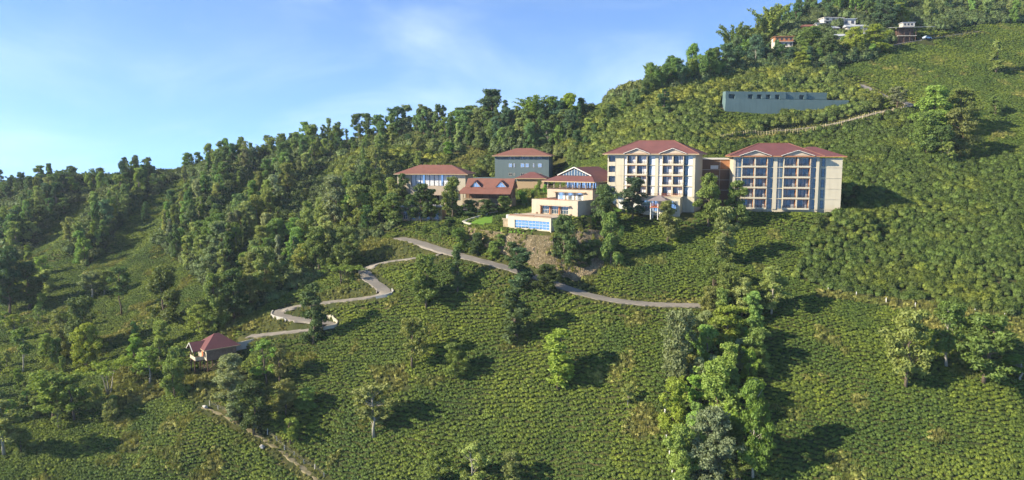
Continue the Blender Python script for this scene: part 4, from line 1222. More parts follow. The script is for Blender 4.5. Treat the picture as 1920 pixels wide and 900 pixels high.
# ------------------------------------------------------------------ tea bushes, shrubs, undergrowth
def leaf_quads(m, centre, rad_, n, size, r, up=0.35, jitter=0.75, squash=(1, 1, 1), spread0=0.78):
    """n diamond leaves on an ellipsoid, facing outwards with scatter"""
    c = np.asarray(centre, float)
    d = r.normal(size=(n, 3)); d[:, 2] += up; d /= np.linalg.norm(d, axis=1)[:, None]
    p = c + d * rad_ * np.asarray(squash) * r.uniform(spread0, 1.12, (n, 1))
    nn = d + r.normal(size=(n, 3)) * jitter; nn /= np.linalg.norm(nn, axis=1)[:, None]
    t = np.cross(nn, r.normal(size=(n, 3))); t /= np.linalg.norm(t, axis=1)[:, None] + 1e-9
    b = np.cross(nn, t)
    s = size * r.uniform(0.6, 1.3, (n, 1))
    q = np.stack([p - t * s, p + b * s * 0.55, p + t * s, p - b * s * 0.55], 1).reshape(-1, 3)
    k = len(m.v)
    m.v += [tuple(v) for v in q]
    m.f += [(k + 4 * i, k + 4 * i + 1, k + 4 * i + 2, k + 4 * i + 3) for i in range(n)]

def lump(m, c, rx, ry, rz, r, seg=7, rings=4, bottom=-0.3, rough=0.12):
    k = len(m.v)
    for j in range(rings):
        a = bottom + (math.pi / 2 - bottom) * j / rings
        for i in range(seg):
            w = 2 * math.pi * (i + 0.5 * (j % 2)) / seg; q = 1 + r.uniform(-rough, rough)
            m.v.append((c[0] + rx * math.cos(a) * math.cos(w) * q, c[1] + ry * math.cos(a) * math.sin(w) * q, c[2] + rz * math.sin(a) * q))
    m.v.append((c[0], c[1], c[2] + rz))
    for j in range(rings - 1):
        for i in range(seg):
            m.f.append((k + j * seg + i, k + j * seg + (i + 1) % seg, k + (j + 1) * seg + (i + 1) % seg, k + (j + 1) * seg + i))
    for i in range(seg): m.f.append((k + (rings - 1) * seg + i, k + (rings - 1) * seg + (i + 1) % seg, k + rings * seg))

def bush(name, mat, seed, lobes, height, leaf, n, wide=0.62, flat=False):
    r = np.random.default_rng(seed); m = MB()
    for k in range(lobes):
        a = 2 * math.pi * k / lobes + r.uniform(-.4, .4); d = 0 if lobes == 1 else wide * 0.42
        c = (math.cos(a) * d, math.sin(a) * d, height * 0.28)
        q = wide * r.uniform(0.62, 0.8) if lobes > 1 else wide * 0.86
        rz = height * (0.62 if not flat else 0.5) * r.uniform(0.85, 1.1)
        lump(m, c, q * 0.8, q * 0.8, rz * 0.8, r)
        leaf_quads(m, c, 1.0, n // lobes, leaf, r, 0.9, 0.55, (q, q, rz))
    return m.mesh(name, mat)

def variants(prefix, mat, count, **kw):
    c = bpy.data.collections.new(prefix + '_kinds')
    for i in range(count):
        o = bpy.data.objects.new(prefix + '_kind', bush(prefix, mat, 100 + i * 7 + len(prefix), **kw)); c.objects.link(o)
    return c

def scatter(name, label, coll, pts_, scl, rot, sclz=None, normal_tilt=None):
    """one mass of vegetation: instances on points"""
    me = bpy.data.meshes.new(name); me.from_pydata([tuple(p) for p in pts_], [], []); me.update()
    sv = np.stack([scl, scl, scl if sclz is None else sclz], 1).astype(np.float32)
    a = me.attributes.new('size', 'FLOAT_VECTOR', 'POINT'); a.data.foreach_set('vector', sv.ravel())
    e = np.zeros((len(pts_), 3), np.float32); e[:, 2] = rot
    if normal_tilt is not None: e[:, 0] = normal_tilt
    a = me.attributes.new('turn', 'FLOAT_VECTOR', 'POINT'); a.data.foreach_set('vector', e.ravel())
    o = link(name, me); tag(o, label, kind='stuff')
    ng = bpy.data.node_groups.new(name + '_nodes', 'GeometryNodeTree')
    ng.interface.new_socket('Geometry', in_out='INPUT', socket_type='NodeSocketGeometry')
    ng.interface.new_socket('Geometry', in_out='OUTPUT', socket_type='NodeSocketGeometry')
    gi = ng.nodes.new('NodeGroupInput'); go = ng.nodes.new('NodeGroupOutput')
    iop = ng.nodes.new('GeometryNodeInstanceOnPoints'); ci = ng.nodes.new('GeometryNodeCollectionInfo')
    ci.inputs['Collection'].default_value = coll; ci.inputs['Separate Children'].default_value = True; ci.inputs['Reset Children'].default_value = True
    iop.inputs['Pick Instance'].default_value = True
    s_ = ng.nodes.new('GeometryNodeInputNamedAttribute'); s_.data_type = 'FLOAT_VECTOR'; s_.inputs['Name'].default_value = 'size'
    r_ = ng.nodes.new('GeometryNodeInputNamedAttribute'); r_.data_type = 'FLOAT_VECTOR'; r_.inputs['Name'].default_value = 'turn'
    e2r = ng.nodes.new('FunctionNodeEulerToRotation')
    rv = ng.nodes.new('FunctionNodeRandomValue'); rv.data_type = 'INT'
    rv.inputs[4].default_value = 0; rv.inputs[5].default_value = len(coll.objects) - 1
    L_ = ng.links.new
    L_(gi.outputs[0], iop.inputs['Points']); L_(ci.outputs[0], iop.inputs['Instance']); L_(s_.outputs[0], iop.inputs['Scale'])
    L_(r_.outputs[0], e2r.inputs[0]); L_(e2r.outputs[0], iop.inputs['Rotation']); L_(rv.outputs[2], iop.inputs['Instance Index'])
    L_(iop.outputs[0], go.inputs[0])
    md = o.modifiers.new('scatter', 'NODES'); md.node_group = ng
    return o

# ground that carries no bushes
def road_distance(x, y):
    d = np.full(x.shape, 1e9)
    for c, z, w in ROADS.values():
        cc = c[::2]
        for k0 in range(0, len(cc), 40):
            q = cc[k0:k0 + 40]
            lo = q.min(0) - 6; hi = q.max(0) + 6
            m = (x > lo[0]) & (x < hi[0]) & (y > lo[1]) & (y < hi[1])
            if m.any():
                dd = np.hypot(x[m][:, None] - q[None, :, 0], y[m][:, None] - q[None, :, 1]).min(1) - w / 2
                d[m] = np.minimum(d[m], dd)
    return d
def on_plot(x, y, grow=0.6):
    r = np.zeros(x.shape, bool)
    ex = {'east_block': (0.2, 7.2, 0.6), 'west_block': (0.6, 1, 6.2), 'pool': (5, 0.6, 0.8), 'staff': (9.6, 0.6, 0.6), 'wall': (1.5, 9, 1.0), 'dining': (.6, .6, 2.0), 'lodge': (1.6, .6, 1.6)}
    for k, p in PLOTS.items():
        l_, r_, f_ = ex.get(k, (grow, grow, grow))
        lx = (x - p.o[0]) * p.ax[0] + (y - p.o[1]) * p.ax[1]; ly = (x - p.o[0]) * p.ay[0] + (y - p.o[1]) * p.ay[1]
        r |= (lx > -l_) & (lx < p.W + r_) & (ly > -f_) & (ly < p.D + grow)
    lx = (x - ph_.o[0]) * ph_.ax[0] + (y - ph_.o[1]) * ph_.ax[1]; ly = (x - ph_.o[0]) * ph_.ay[0] + (y - ph_.o[1]) * ph_.ay[1]
    r |= (lx > -3) & (lx < L + .5) & (ly > -.5) & (ly < B + .5)
    for p in HOUSES:
        lx = (x - p.o[0]) * p.ax[0] + (y - p.o[1]) * p.ax[1]; ly = (x - p.o[0]) * p.ay[0] + (y - p.o[1]) * p.ay[1]
        r |= (lx > -1.2) & (lx < p.W + 1.2) & (ly > -2.8) & (ly < p.D + .5)
    lx = x - pl.o[0]; ly = y - pl.o[1]
    r |= (lx > -1) & (lx < 14) & (ly > -3) & (ly < 10)
    return r
def blocked(x, y, road_gap):
    b = (road_distance(x, y) < road_gap) | on_plot(x, y)
    for p in PATCH.values(): b |= inside(p, x, y)
    return b
def slope_rows(dz, dx, y0, y1, seed):
    """bushes planted in rows along the contours"""
    r = np.random.default_rng(seed)
    xs = np.arange(-300, 300, dx); ys = np.arange(y0, y1, 0.5)
    out = []
    for x in xs:
        z = zat(np.full(ys.shape, x), ys)
        s_ = np.concatenate([[0], np.cumsum(np.hypot(0.5, np.diff(z)))])
        k = np.floor((s_ - 0.28 * x + 1.2 * np.sin(x / 19.0)) / dz)
        ch = np.nonzero(np.diff(k) != 0)[0]
        for c in ch: out.append((x + r.uniform(-.42, .42) * dx, ys[c] + r.uniform(-.2, .2)))
    return np.array(out)
def in_view(x, y, z, grow=70):
    px, py = project(x, y, z)
    return (px > -grow) & (px < 1920 + grow) & (py < 900 + grow) & (py > -grow)

FOREST = [  # where trees close over the ground
    [(-60, 340), (130, 335), (300, 290), (420, 262), (560, 245), (640, 250), (640, 290), (560, 296), (430, 318), (330, 338), (200, 375), (-60, 395)],
    [(540, 240), (900, 210), (1110, 205), (1050, 300), (920, 285), (900, 300), (820, 285), (700, 275), (600, 290)],
    [(330, 395), (420, 400), (560, 330), (640, 350), (760, 380), (750, 420), (640, 500), (560, 540), (440, 600), (330, 480)],
    [(1130, 200), (1250, 100), (1440, 30), (1700, 0), (1690, 70), (1640, 110), (1560, 130), (1430, 130), (1300, 160), (1200, 175)],
    [(1690, -60), (1980, -60), (1980, 40), (1850, 45), (1760, 60), (1700, 45)],
]
def band(line, w):
    """outline of a strip along a pixel line"""
    l = np.array(line, float); t_ = np.gradient(l, axis=0); t_ /= np.linalg.norm(t_, axis=1)[:, None]
    nr = np.stack([-t_[:, 1], t_[:, 0]], 1)
    return [tuple(q) for q in l + nr * w] + [tuple(q) for q in (l - nr * w)[::-1]]
FOREST += [band([(x - 8, y + 4) for x, y in q[0]], 30) for q in SPURS[:5]]
WILD = [(1030, 310), (1060, 250), (1130, 205), (1240, 155), (1350, 140), (1430, 125), (1560, 130), (1600, 150), (1650, 185), (1650, 205), (1560, 232), (1440, 245), (1350, 262), (1345, 290), (1130, 295)]
WILD2 = [(590, 300), (720, 275), (880, 300), (930, 300), (930, 345), (880, 330), (740, 345), (640, 330)]
BIG = [(1345, 262), (1440, 252), (1560, 242), (1660, 215), (1720, 205), (1830, 300), (1990, 260), (1990, 600), (1750, 573), (1560, 545), (1490, 520), (1535, 405), (1580, 400), (1580, 295), (1345, 290)]
WEEDS = [[(690, 445), (760, 450), (800, 470), (800, 478), (700, 488), (640, 470)], [(500, 585), (512, 602), (620, 612), (540, 622), (470, 628), (440, 620)], [(540, 590), (590, 578), (600, 600), (560, 600)],
         [(340, 700), (400, 690), (470, 700), (450, 740), (370, 760), (340, 730)], [(385, 770), (440, 783), (520, 826), (620, 895), (640, 930), (590, 930), (540, 870), (480, 830), (400, 790)],
         [(1530, 545), (1600, 550), (1760, 572), (1940, 598), (1940, 612), (1750, 588), (1600, 566), (1530, 558)], [(640, 540), (700, 545), (690, 556), (600, 566), (580, 555)],
         [(1040, 500), (1130, 500), (1110, 545), (1060, 540)], [(690, 690), (760, 680), (770, 730), (720, 745)], [(230, 815), (270, 812), (260, 850), (215, 850)], [(210, 688), (250, 690), (330, 735), (230, 770), (190, 770)],
         [(920, 275), (890, 320), (830, 315), (870, 280)], [(860, 428), (930, 440), (1000, 450), (940, 455), (870, 445)], [(1350, 262), (1440, 250), (1520, 250), (1440, 262), (1350, 270)], [(1080, 543), (1130, 555), (1310, 562), (1310, 570), (1120, 560)]]

raw = slope_rows(1.10, 0.54, 138, 330, 21)
far = slope_rows(1.15, 0.95, 300, 470, 22)
allp = np.vstack([raw[raw[:, 1] < 300], far[far[:, 1] >= 300]])
az_ = zat(allp[:, 0], allp[:, 1])
keep = in_view(allp[:, 0], allp[:, 1], az_) & ~blocked(allp[:, 0], allp[:, 1], 1.7)
allp = allp[keep]; az_ = az_[keep]
px_, py_ = project(allp[:, 0], allp[:, 1], az_)
in_wild = inside(WILD, px_, py_) | inside(WILD2, px_, py_)
in_wild &= ~inside([(1340, 204), (1480, 198), (1460, 222), (1400, 233), (1340, 236)], px_, py_)      # kept clear under the niche wall
in_big = inside(BIG, px_, py_)
in_for = np.zeros(len(px_), bool)
for f in FOREST: in_for |= inside(f, px_, py_)
in_weed = np.zeros(len(px_), bool)
for f in WEEDS: in_weed |= inside(f, px_, py_)
rr = rng.random(len(allp))
gap = vnoise(allp[:, 0] / 7, allp[:, 1] / 7, 31) + 0.35 * vnoise(allp[:, 0] / 2.5, allp[:, 1] / 2.5, 32)      # thin spots
lane_ = vnoise(allp[:, 0] / 24 + 0.02 * allp[:, 1], allp[:, 1] / 13, 35)      # pickers' paths
tea = ~(in_wild | in_big | in_for | in_weed) & (gap > -0.42) & (rr > 0.02)
P3 = np.stack([allp[:, 0], allp[:, 1], az_ - 0.06], 1)
size = np.where(allp[:, 1] < 300, 0.80, 1.08) * rng.uniform(0.86, 1.18, len(allp)) * (1 + 0.35 * vnoise(allp[:, 0] / 11, allp[:, 1] / 11, 33))
turn = rng.uniform(0, 6.28, len(allp))

TEA = variants('tea_bush', 'tea_leaf', 6, lobes=3, height=0.95, leaf=0.075, n=140, wide=0.80)
ti = np.nonzero(tea)[0]
vis = in_view(P3[ti, 0], P3[ti, 1], P3[ti, 2], -6)
near_ = ti[vis][np.argsort(P3[ti[vis], 1])[:300]]
rest = np.setdiff1d(ti, near_)
scatter('tea_bushes', 'clipped tea bushes carpeting the hillside in contour rows', TEA, P3[rest], size[rest], turn[rest], size[rest] * rng.uniform(0.6, 0.88, len(rest)))
tea_meshes = [o.data for o in TEA.objects]
for k, i in enumerate(near_):
    o = link('tea_bush', tea_meshes[k % len(tea_meshes)], None, tuple(P3[i])); o.scale = (size[i],) * 3; o.rotation_euler = (0, 0, turn[i])
    tag(o, 'dark green clipped tea bush in the nearest rows along the bottom edge', 'tea bush', 'tea bushes nearest the camera')

roomy = road_distance(allp[:, 0], allp[:, 1]) > 2.3
def thin(mask, every, seed):
    i = np.nonzero(mask)[0]; r = np.random.default_rng(seed)
    return i[r.random(len(i)) < every]
WLD = variants('wild_shrub', 'wild_leaf', 5, lobes=6, height=1.5, leaf=0.14, n=330, wide=0.95)
i = thin(in_wild & ~in_weed & roomy, 0.42, 41)
scatter('wild_shrubs', 'yellow-green overgrown shrubs covering the slope behind the hotel', WLD, P3[i], size[i] * rng.uniform(0.85, 1.7, len(i)), turn[i])
BGB = variants('round_shrub', 'shrub_leaf', 5, lobes=6, height=1.6, leaf=0.14, n=340, wide=1.0)
i = thin(in_big & ~in_weed & roomy, 0.36, 42)
scatter('round_shrubs', 'large unpruned tea shrubs on the slope right of the hotel', BGB, P3[i], size[i] * rng.uniform(0.8, 1.6, len(i)), turn[i])
UND = variants('undergrowth', 'under_leaf', 5, lobes=5, height=1.7, leaf=0.17, n=300, wide=1.0)
i = thin(in_for & ~in_weed, 0.3, 43)
scatter('undergrowth', 'dark mixed undergrowth beneath the forest trees', UND, P3[i], size[i] * rng.uniform(0.85, 2.3, len(i)), turn[i])

def tuft(seed):
    r = np.random.default_rng(seed); m = MB()
    for k in range(46):
        a = r.uniform(0, 6.28); d = r.uniform(0, .55); l_ = r.uniform(.35, .95); b = r.uniform(0, 6.28)
        x, y = math.cos(a) * d, math.sin(a) * d; w = 0.06
        tx, ty = x + math.cos(b) * .3 * l_, y + math.sin(b) * .3 * l_
        m.add([(x - w * math.sin(b), y + w * math.cos(b), -.1), (x + w * math.sin(b), y - w * math.cos(b), -.1), (tx, ty, l_)], [(0, 1, 2)])
    return m.mesh('weed_tuft', 'weed_leaf')
TUF = bpy.data.collections.new('weed_kinds')
for s_ in range(4): TUF.objects.link(bpy.data.objects.new('weed_kind', tuft(s_)))
for s_ in range(2): TUF.objects.link(bpy.data.objects.new('weed_kind', bush('weed_clump', 'weed_leaf', 77 + s_, 3, 0.7, 0.13, 80)))
wp = []
for f in WEEDS:
    g = [q for q in (ground(a, b) for a, b in f) if q is not None]
    if len(g) < 3: continue
    g = np.array(g)[:, :2]; poly = [tuple(q) for q in g]
    lo, hi = g.min(0), g.max(0); nn = int((hi - lo).prod() * 1.6) + 10
    q = rng.uniform(lo, hi, (min(nn, 6000), 2)); q = q[inside(poly, q[:, 0], q[:, 1])]
    wp.append(q)
# verges of every road
for key, (c, z, w) in ROADS.items():
    tg = np.gradient(c, axis=0); tg /= np.linalg.norm(tg, axis=1)[:, None] + 1e-9
    nr = np.stack([-tg[:, 1], tg[:, 0]], 1)
    for sd in (-1, 1):
        for rep in range(2):
            wp.append(c + nr * sd * (w / 2 + rng.uniform(0.9, 2.2, (len(c), 1))) + rng.normal(size=c.shape) * .2)
# thin spots between tea bushes
gi_ = np.nonzero(~(in_wild | in_big | in_for | in_weed) & (gap <= -0.30))[0]
wp.append(allp[gi_] + rng.uniform(-.4, .4, (len(gi_), 2)))
wp = np.vstack(wp); wp = wp[~blocked(wp[:, 0], wp[:, 1], 0.15)]
wz = zat(wp[:, 0], wp[:, 1])
rk = RF[rng.choice(len(RF), 200)]; rk = rk[vnoise(rk[:, 0] / 4, rk[:, 1] / 3, 51) > -0.05]
wp = np.vstack([wp, rk[:, :2]]); wz = np.concatenate([wz, rk[:, 2]])
scatter('weeds', 'yellowing grass and weeds along the lanes and gaps', TUF, np.stack([wp[:, 0], wp[:, 1], wz], 1), np.where(road_distance(wp[:, 0], wp[:, 1]) < 2.4, 0.55, 1.0) * rng.uniform(0.7, 1.4, len(wp)), rng.uniform(0, 6.28, len(wp)))

# ------------------------------------------------------------------ trees
def tree_kind(kind, seed):
    """trunk mesh and crown mesh of a tree 12 m tall"""
    r = np.random.default_rng(seed); T = MB(); C = MB(); Ht = 12.0
    clumps = []
    def limb(a, b, r0, r1, bend=0.25, k=4):
        a = np.array(a, float); b = np.array(b, float); mid = (a + b) / 2 + r.normal(size=3) * bend
        T.tube([a, mid, b], [r0, (r0 + r1) / 2, r1], k, False)
    def stem(x, y, top, r0, lean=0.4, n=5, k=7):
        q = [np.array((x, y, -0.6))]
        dx, dy = r.normal(size=2) * lean
        for i in range(1, n + 1):
            f = i / n
            q.append(np.array((x + dx * f + r.normal() * .12, y + dy * f + r.normal() * .12, top * f)))
        T.tube(q, [r0 * (1.25 if i == 0 else 1 - 0.78 * i / n) for i in range(n + 1)], k)
        return q
    def along(q, z):
        for a, b in zip(q, q[1:]):
            if a[2] <= z <= b[2]: return a + (b - a) * (z - a[2]) / (b[2] - a[2] + 1e-9)
        return q[-1]
    if kind in ('oval', 'column', 'bushy', 'open', 'pine'):
        lo, wid, n, cr, nl = {'oval': (0.18, 3.0, 115, 0.80, 105), 'column': (0.08, 1.75, 100, 0.64, 120), 'bushy': (0.02, 4.0, 130, 0.95, 85), 'open': (0.30, 3.0, 84, 0.70, 105), 'pine': (0.46, 1.9, 46, 0.62, 110)}[kind]
        q = stem(0, 0, Ht * 0.9, 0.24 if kind != 'pine' else 0.17)
        lobes = []
        NL = {'oval': 13, 'bushy': 14, 'column': 15}.get(kind, 9)
        for k in range(NL):
            f = lo + (1 - lo) * (k + r.uniform(.1, .9)) / NL
            g = (f - lo) / (1 - lo); prof = math.sin(math.pi * min(1, 0.18 + 0.80 * g)) ** 0.7
            a = r.uniform(0, 6.28); d = wid * prof * r.uniform(.25, .72)
            lobes.append((math.cos(a) * d, math.sin(a) * d, f * Ht, wid * r.uniform(.36, .58)))
        for k in range(n):
            lb = lobes[k % len(lobes)]
            v = r.normal(size=3); v /= np.linalg.norm(v)
            c = np.array(lb[:3]) + v * lb[3] * r.uniform(.35, 1.15) * np.array((1, 1, 0.9))
            c[2] = np.clip(c[2], lo * Ht, Ht * 0.985 - cr * .5)
            clumps.append((c, cr * r.uniform(.6, 1.15)))
            if k % 2 == 0:
                b = along(q, max(Ht * lo * .7, c[2] - r.uniform(.8, 2.2))); limb(b, c, .05, .02)
        clumps.append((np.array((q[-1][0], q[-1][1], Ht * .95)), cr * .7))
    elif kind == 'umbrella':
        nl = 46
        for s_ in range(3):
            q = stem(r.uniform(-.4, .4), r.uniform(-.4, .4), Ht * .72, .17, 1.4)
            for k in range(5):
                a = r.uniform(0, 6.28); d = r.uniform(1.2, 4.6)
                c = np.array((q[-1][0] * .5 + math.cos(a) * d, q[-1][1] * .5 + math.sin(a) * d, Ht * (.86 - .035 * d) + r.uniform(-.3, .5)))
                limb(along(q, Ht * r.uniform(.4, .7)), c, .08, .03); 
                for j in range(3): clumps.append((c + r.normal(size=3) * np.array((.9, .9, .22)), r.uniform(.75, 1.1)))
    elif kind == 'bamboo':
        nl = 0
        for k in range(30):
            a = r.uniform(0, 6.28); d = r.uniform(0, .9); out = r.uniform(.6, 3.6); hh = Ht * r.uniform(.62, 1.02)
            pts_ = []
            for f in np.linspace(0, 1, 8):
                pts_.append(np.array((math.cos(a) * (d + out * f ** 2.6), math.sin(a) * (d + out * f ** 2.6), hh * (f - .14 * f ** 5) - .3)))
            T.tube(pts_, [.055 * (1 - .8 * f) + .01 for f in np.linspace(0, 1, 8)], 4, False)
            for f in np.linspace(.34, 1, 15):
                i = min(int(f * 7), 6); c = pts_[i] + (pts_[i + 1] - pts_[i]) * (f * 7 - i)
                leaf_quads(C, c, .55 * (1.15 - .5 * f), 11, .26, r, -.15, .9, (1, 1, .8))
    elif kind == 'palm':
        nl = 0; q = stem(0, 0, Ht * .5, .3, .3)
        for k in range(22):
            a = r.uniform(0, 6.28); e = r.uniform(.2, 1.2); l_ = r.uniform(3.5, 6)
            for f in np.linspace(.1, 1, 9):
                c = q[-1] + np.array((math.cos(a) * l_ * f * math.cos(e * (1 - .5 * f)), math.sin(a) * l_ * f * math.cos(e * (1 - .5 * f)), l_ * f * math.sin(e) - 2.6 * f * f))
                leaf_quads(C, c, .35, 5, .5, r, .2, .6)
    for c, cr in clumps:
        lump(C, c - np.array((0, 0, .12 * cr)), cr * .5, cr * .5, cr * .42, r, 5, 3, -0.9, .15)
        leaf_quads(C, c, cr, int(nl * (cr ** 1.4)) + 8, .23, r, .22, .62, (1, 1, .85), .55)
    return T.mesh('trunk', 'bark', True), C.mesh('crown', 'tree_leaf')

KIND = {}
for kd, cnt in (('oval', 5), ('column', 4), ('bushy', 4), ('open', 4), ('pine', 4), ('umbrella', 3), ('bamboo', 4), ('palm', 1)):
    KIND[kd] = [tree_kind(kd, 300 + 17 * i + len(kd) * 5) for i in range(cnt)]
WIDE = {'oval': 7.4, 'column': 4.9, 'bushy': 9.2, 'open': 7.2, 'pine': 5.2, 'umbrella': 10.0, 'bamboo': 6.5, 'palm': 9.0}
NAME = {'oval': 'broadleaf_tree', 'column': 'columnar_tree', 'bushy': 'bushy_tree', 'open': 'slender_tree', 'pine': 'tall_tree', 'umbrella': 'umbrella_tree', 'bamboo': 'bamboo_clump', 'palm': 'palm_tree'}
CATG = {'bamboo': 'bamboo', 'palm': 'palm'}
count_of = {}
def tree(kind, pos, hgt, wid, color, label, group=None, bark=(0.16, 0.13, 0.10)):
    k = count_of.get(kind, 0); count_of[kind] = k + 1
    tm, cm = KIND[kind][k % len(KIND[kind])]
    e = empty(NAME[kind], (pos[0], pos[1], pos[2] - 0.05), random.uniform(0, 6.28))
    sz = hgt / 12.0; sx = wid / WIDE[kind]
    e.scale = (sx, sx, sz)
    tag(e, label, CATG.get(kind, 'tree'), group)
    a = link('trunk', tm, e); a.color = (*bark, 1)
    b = link('crown' if kind != 'bamboo' else 'foliage', cm, e); b.color = (*color, 1)
    return e

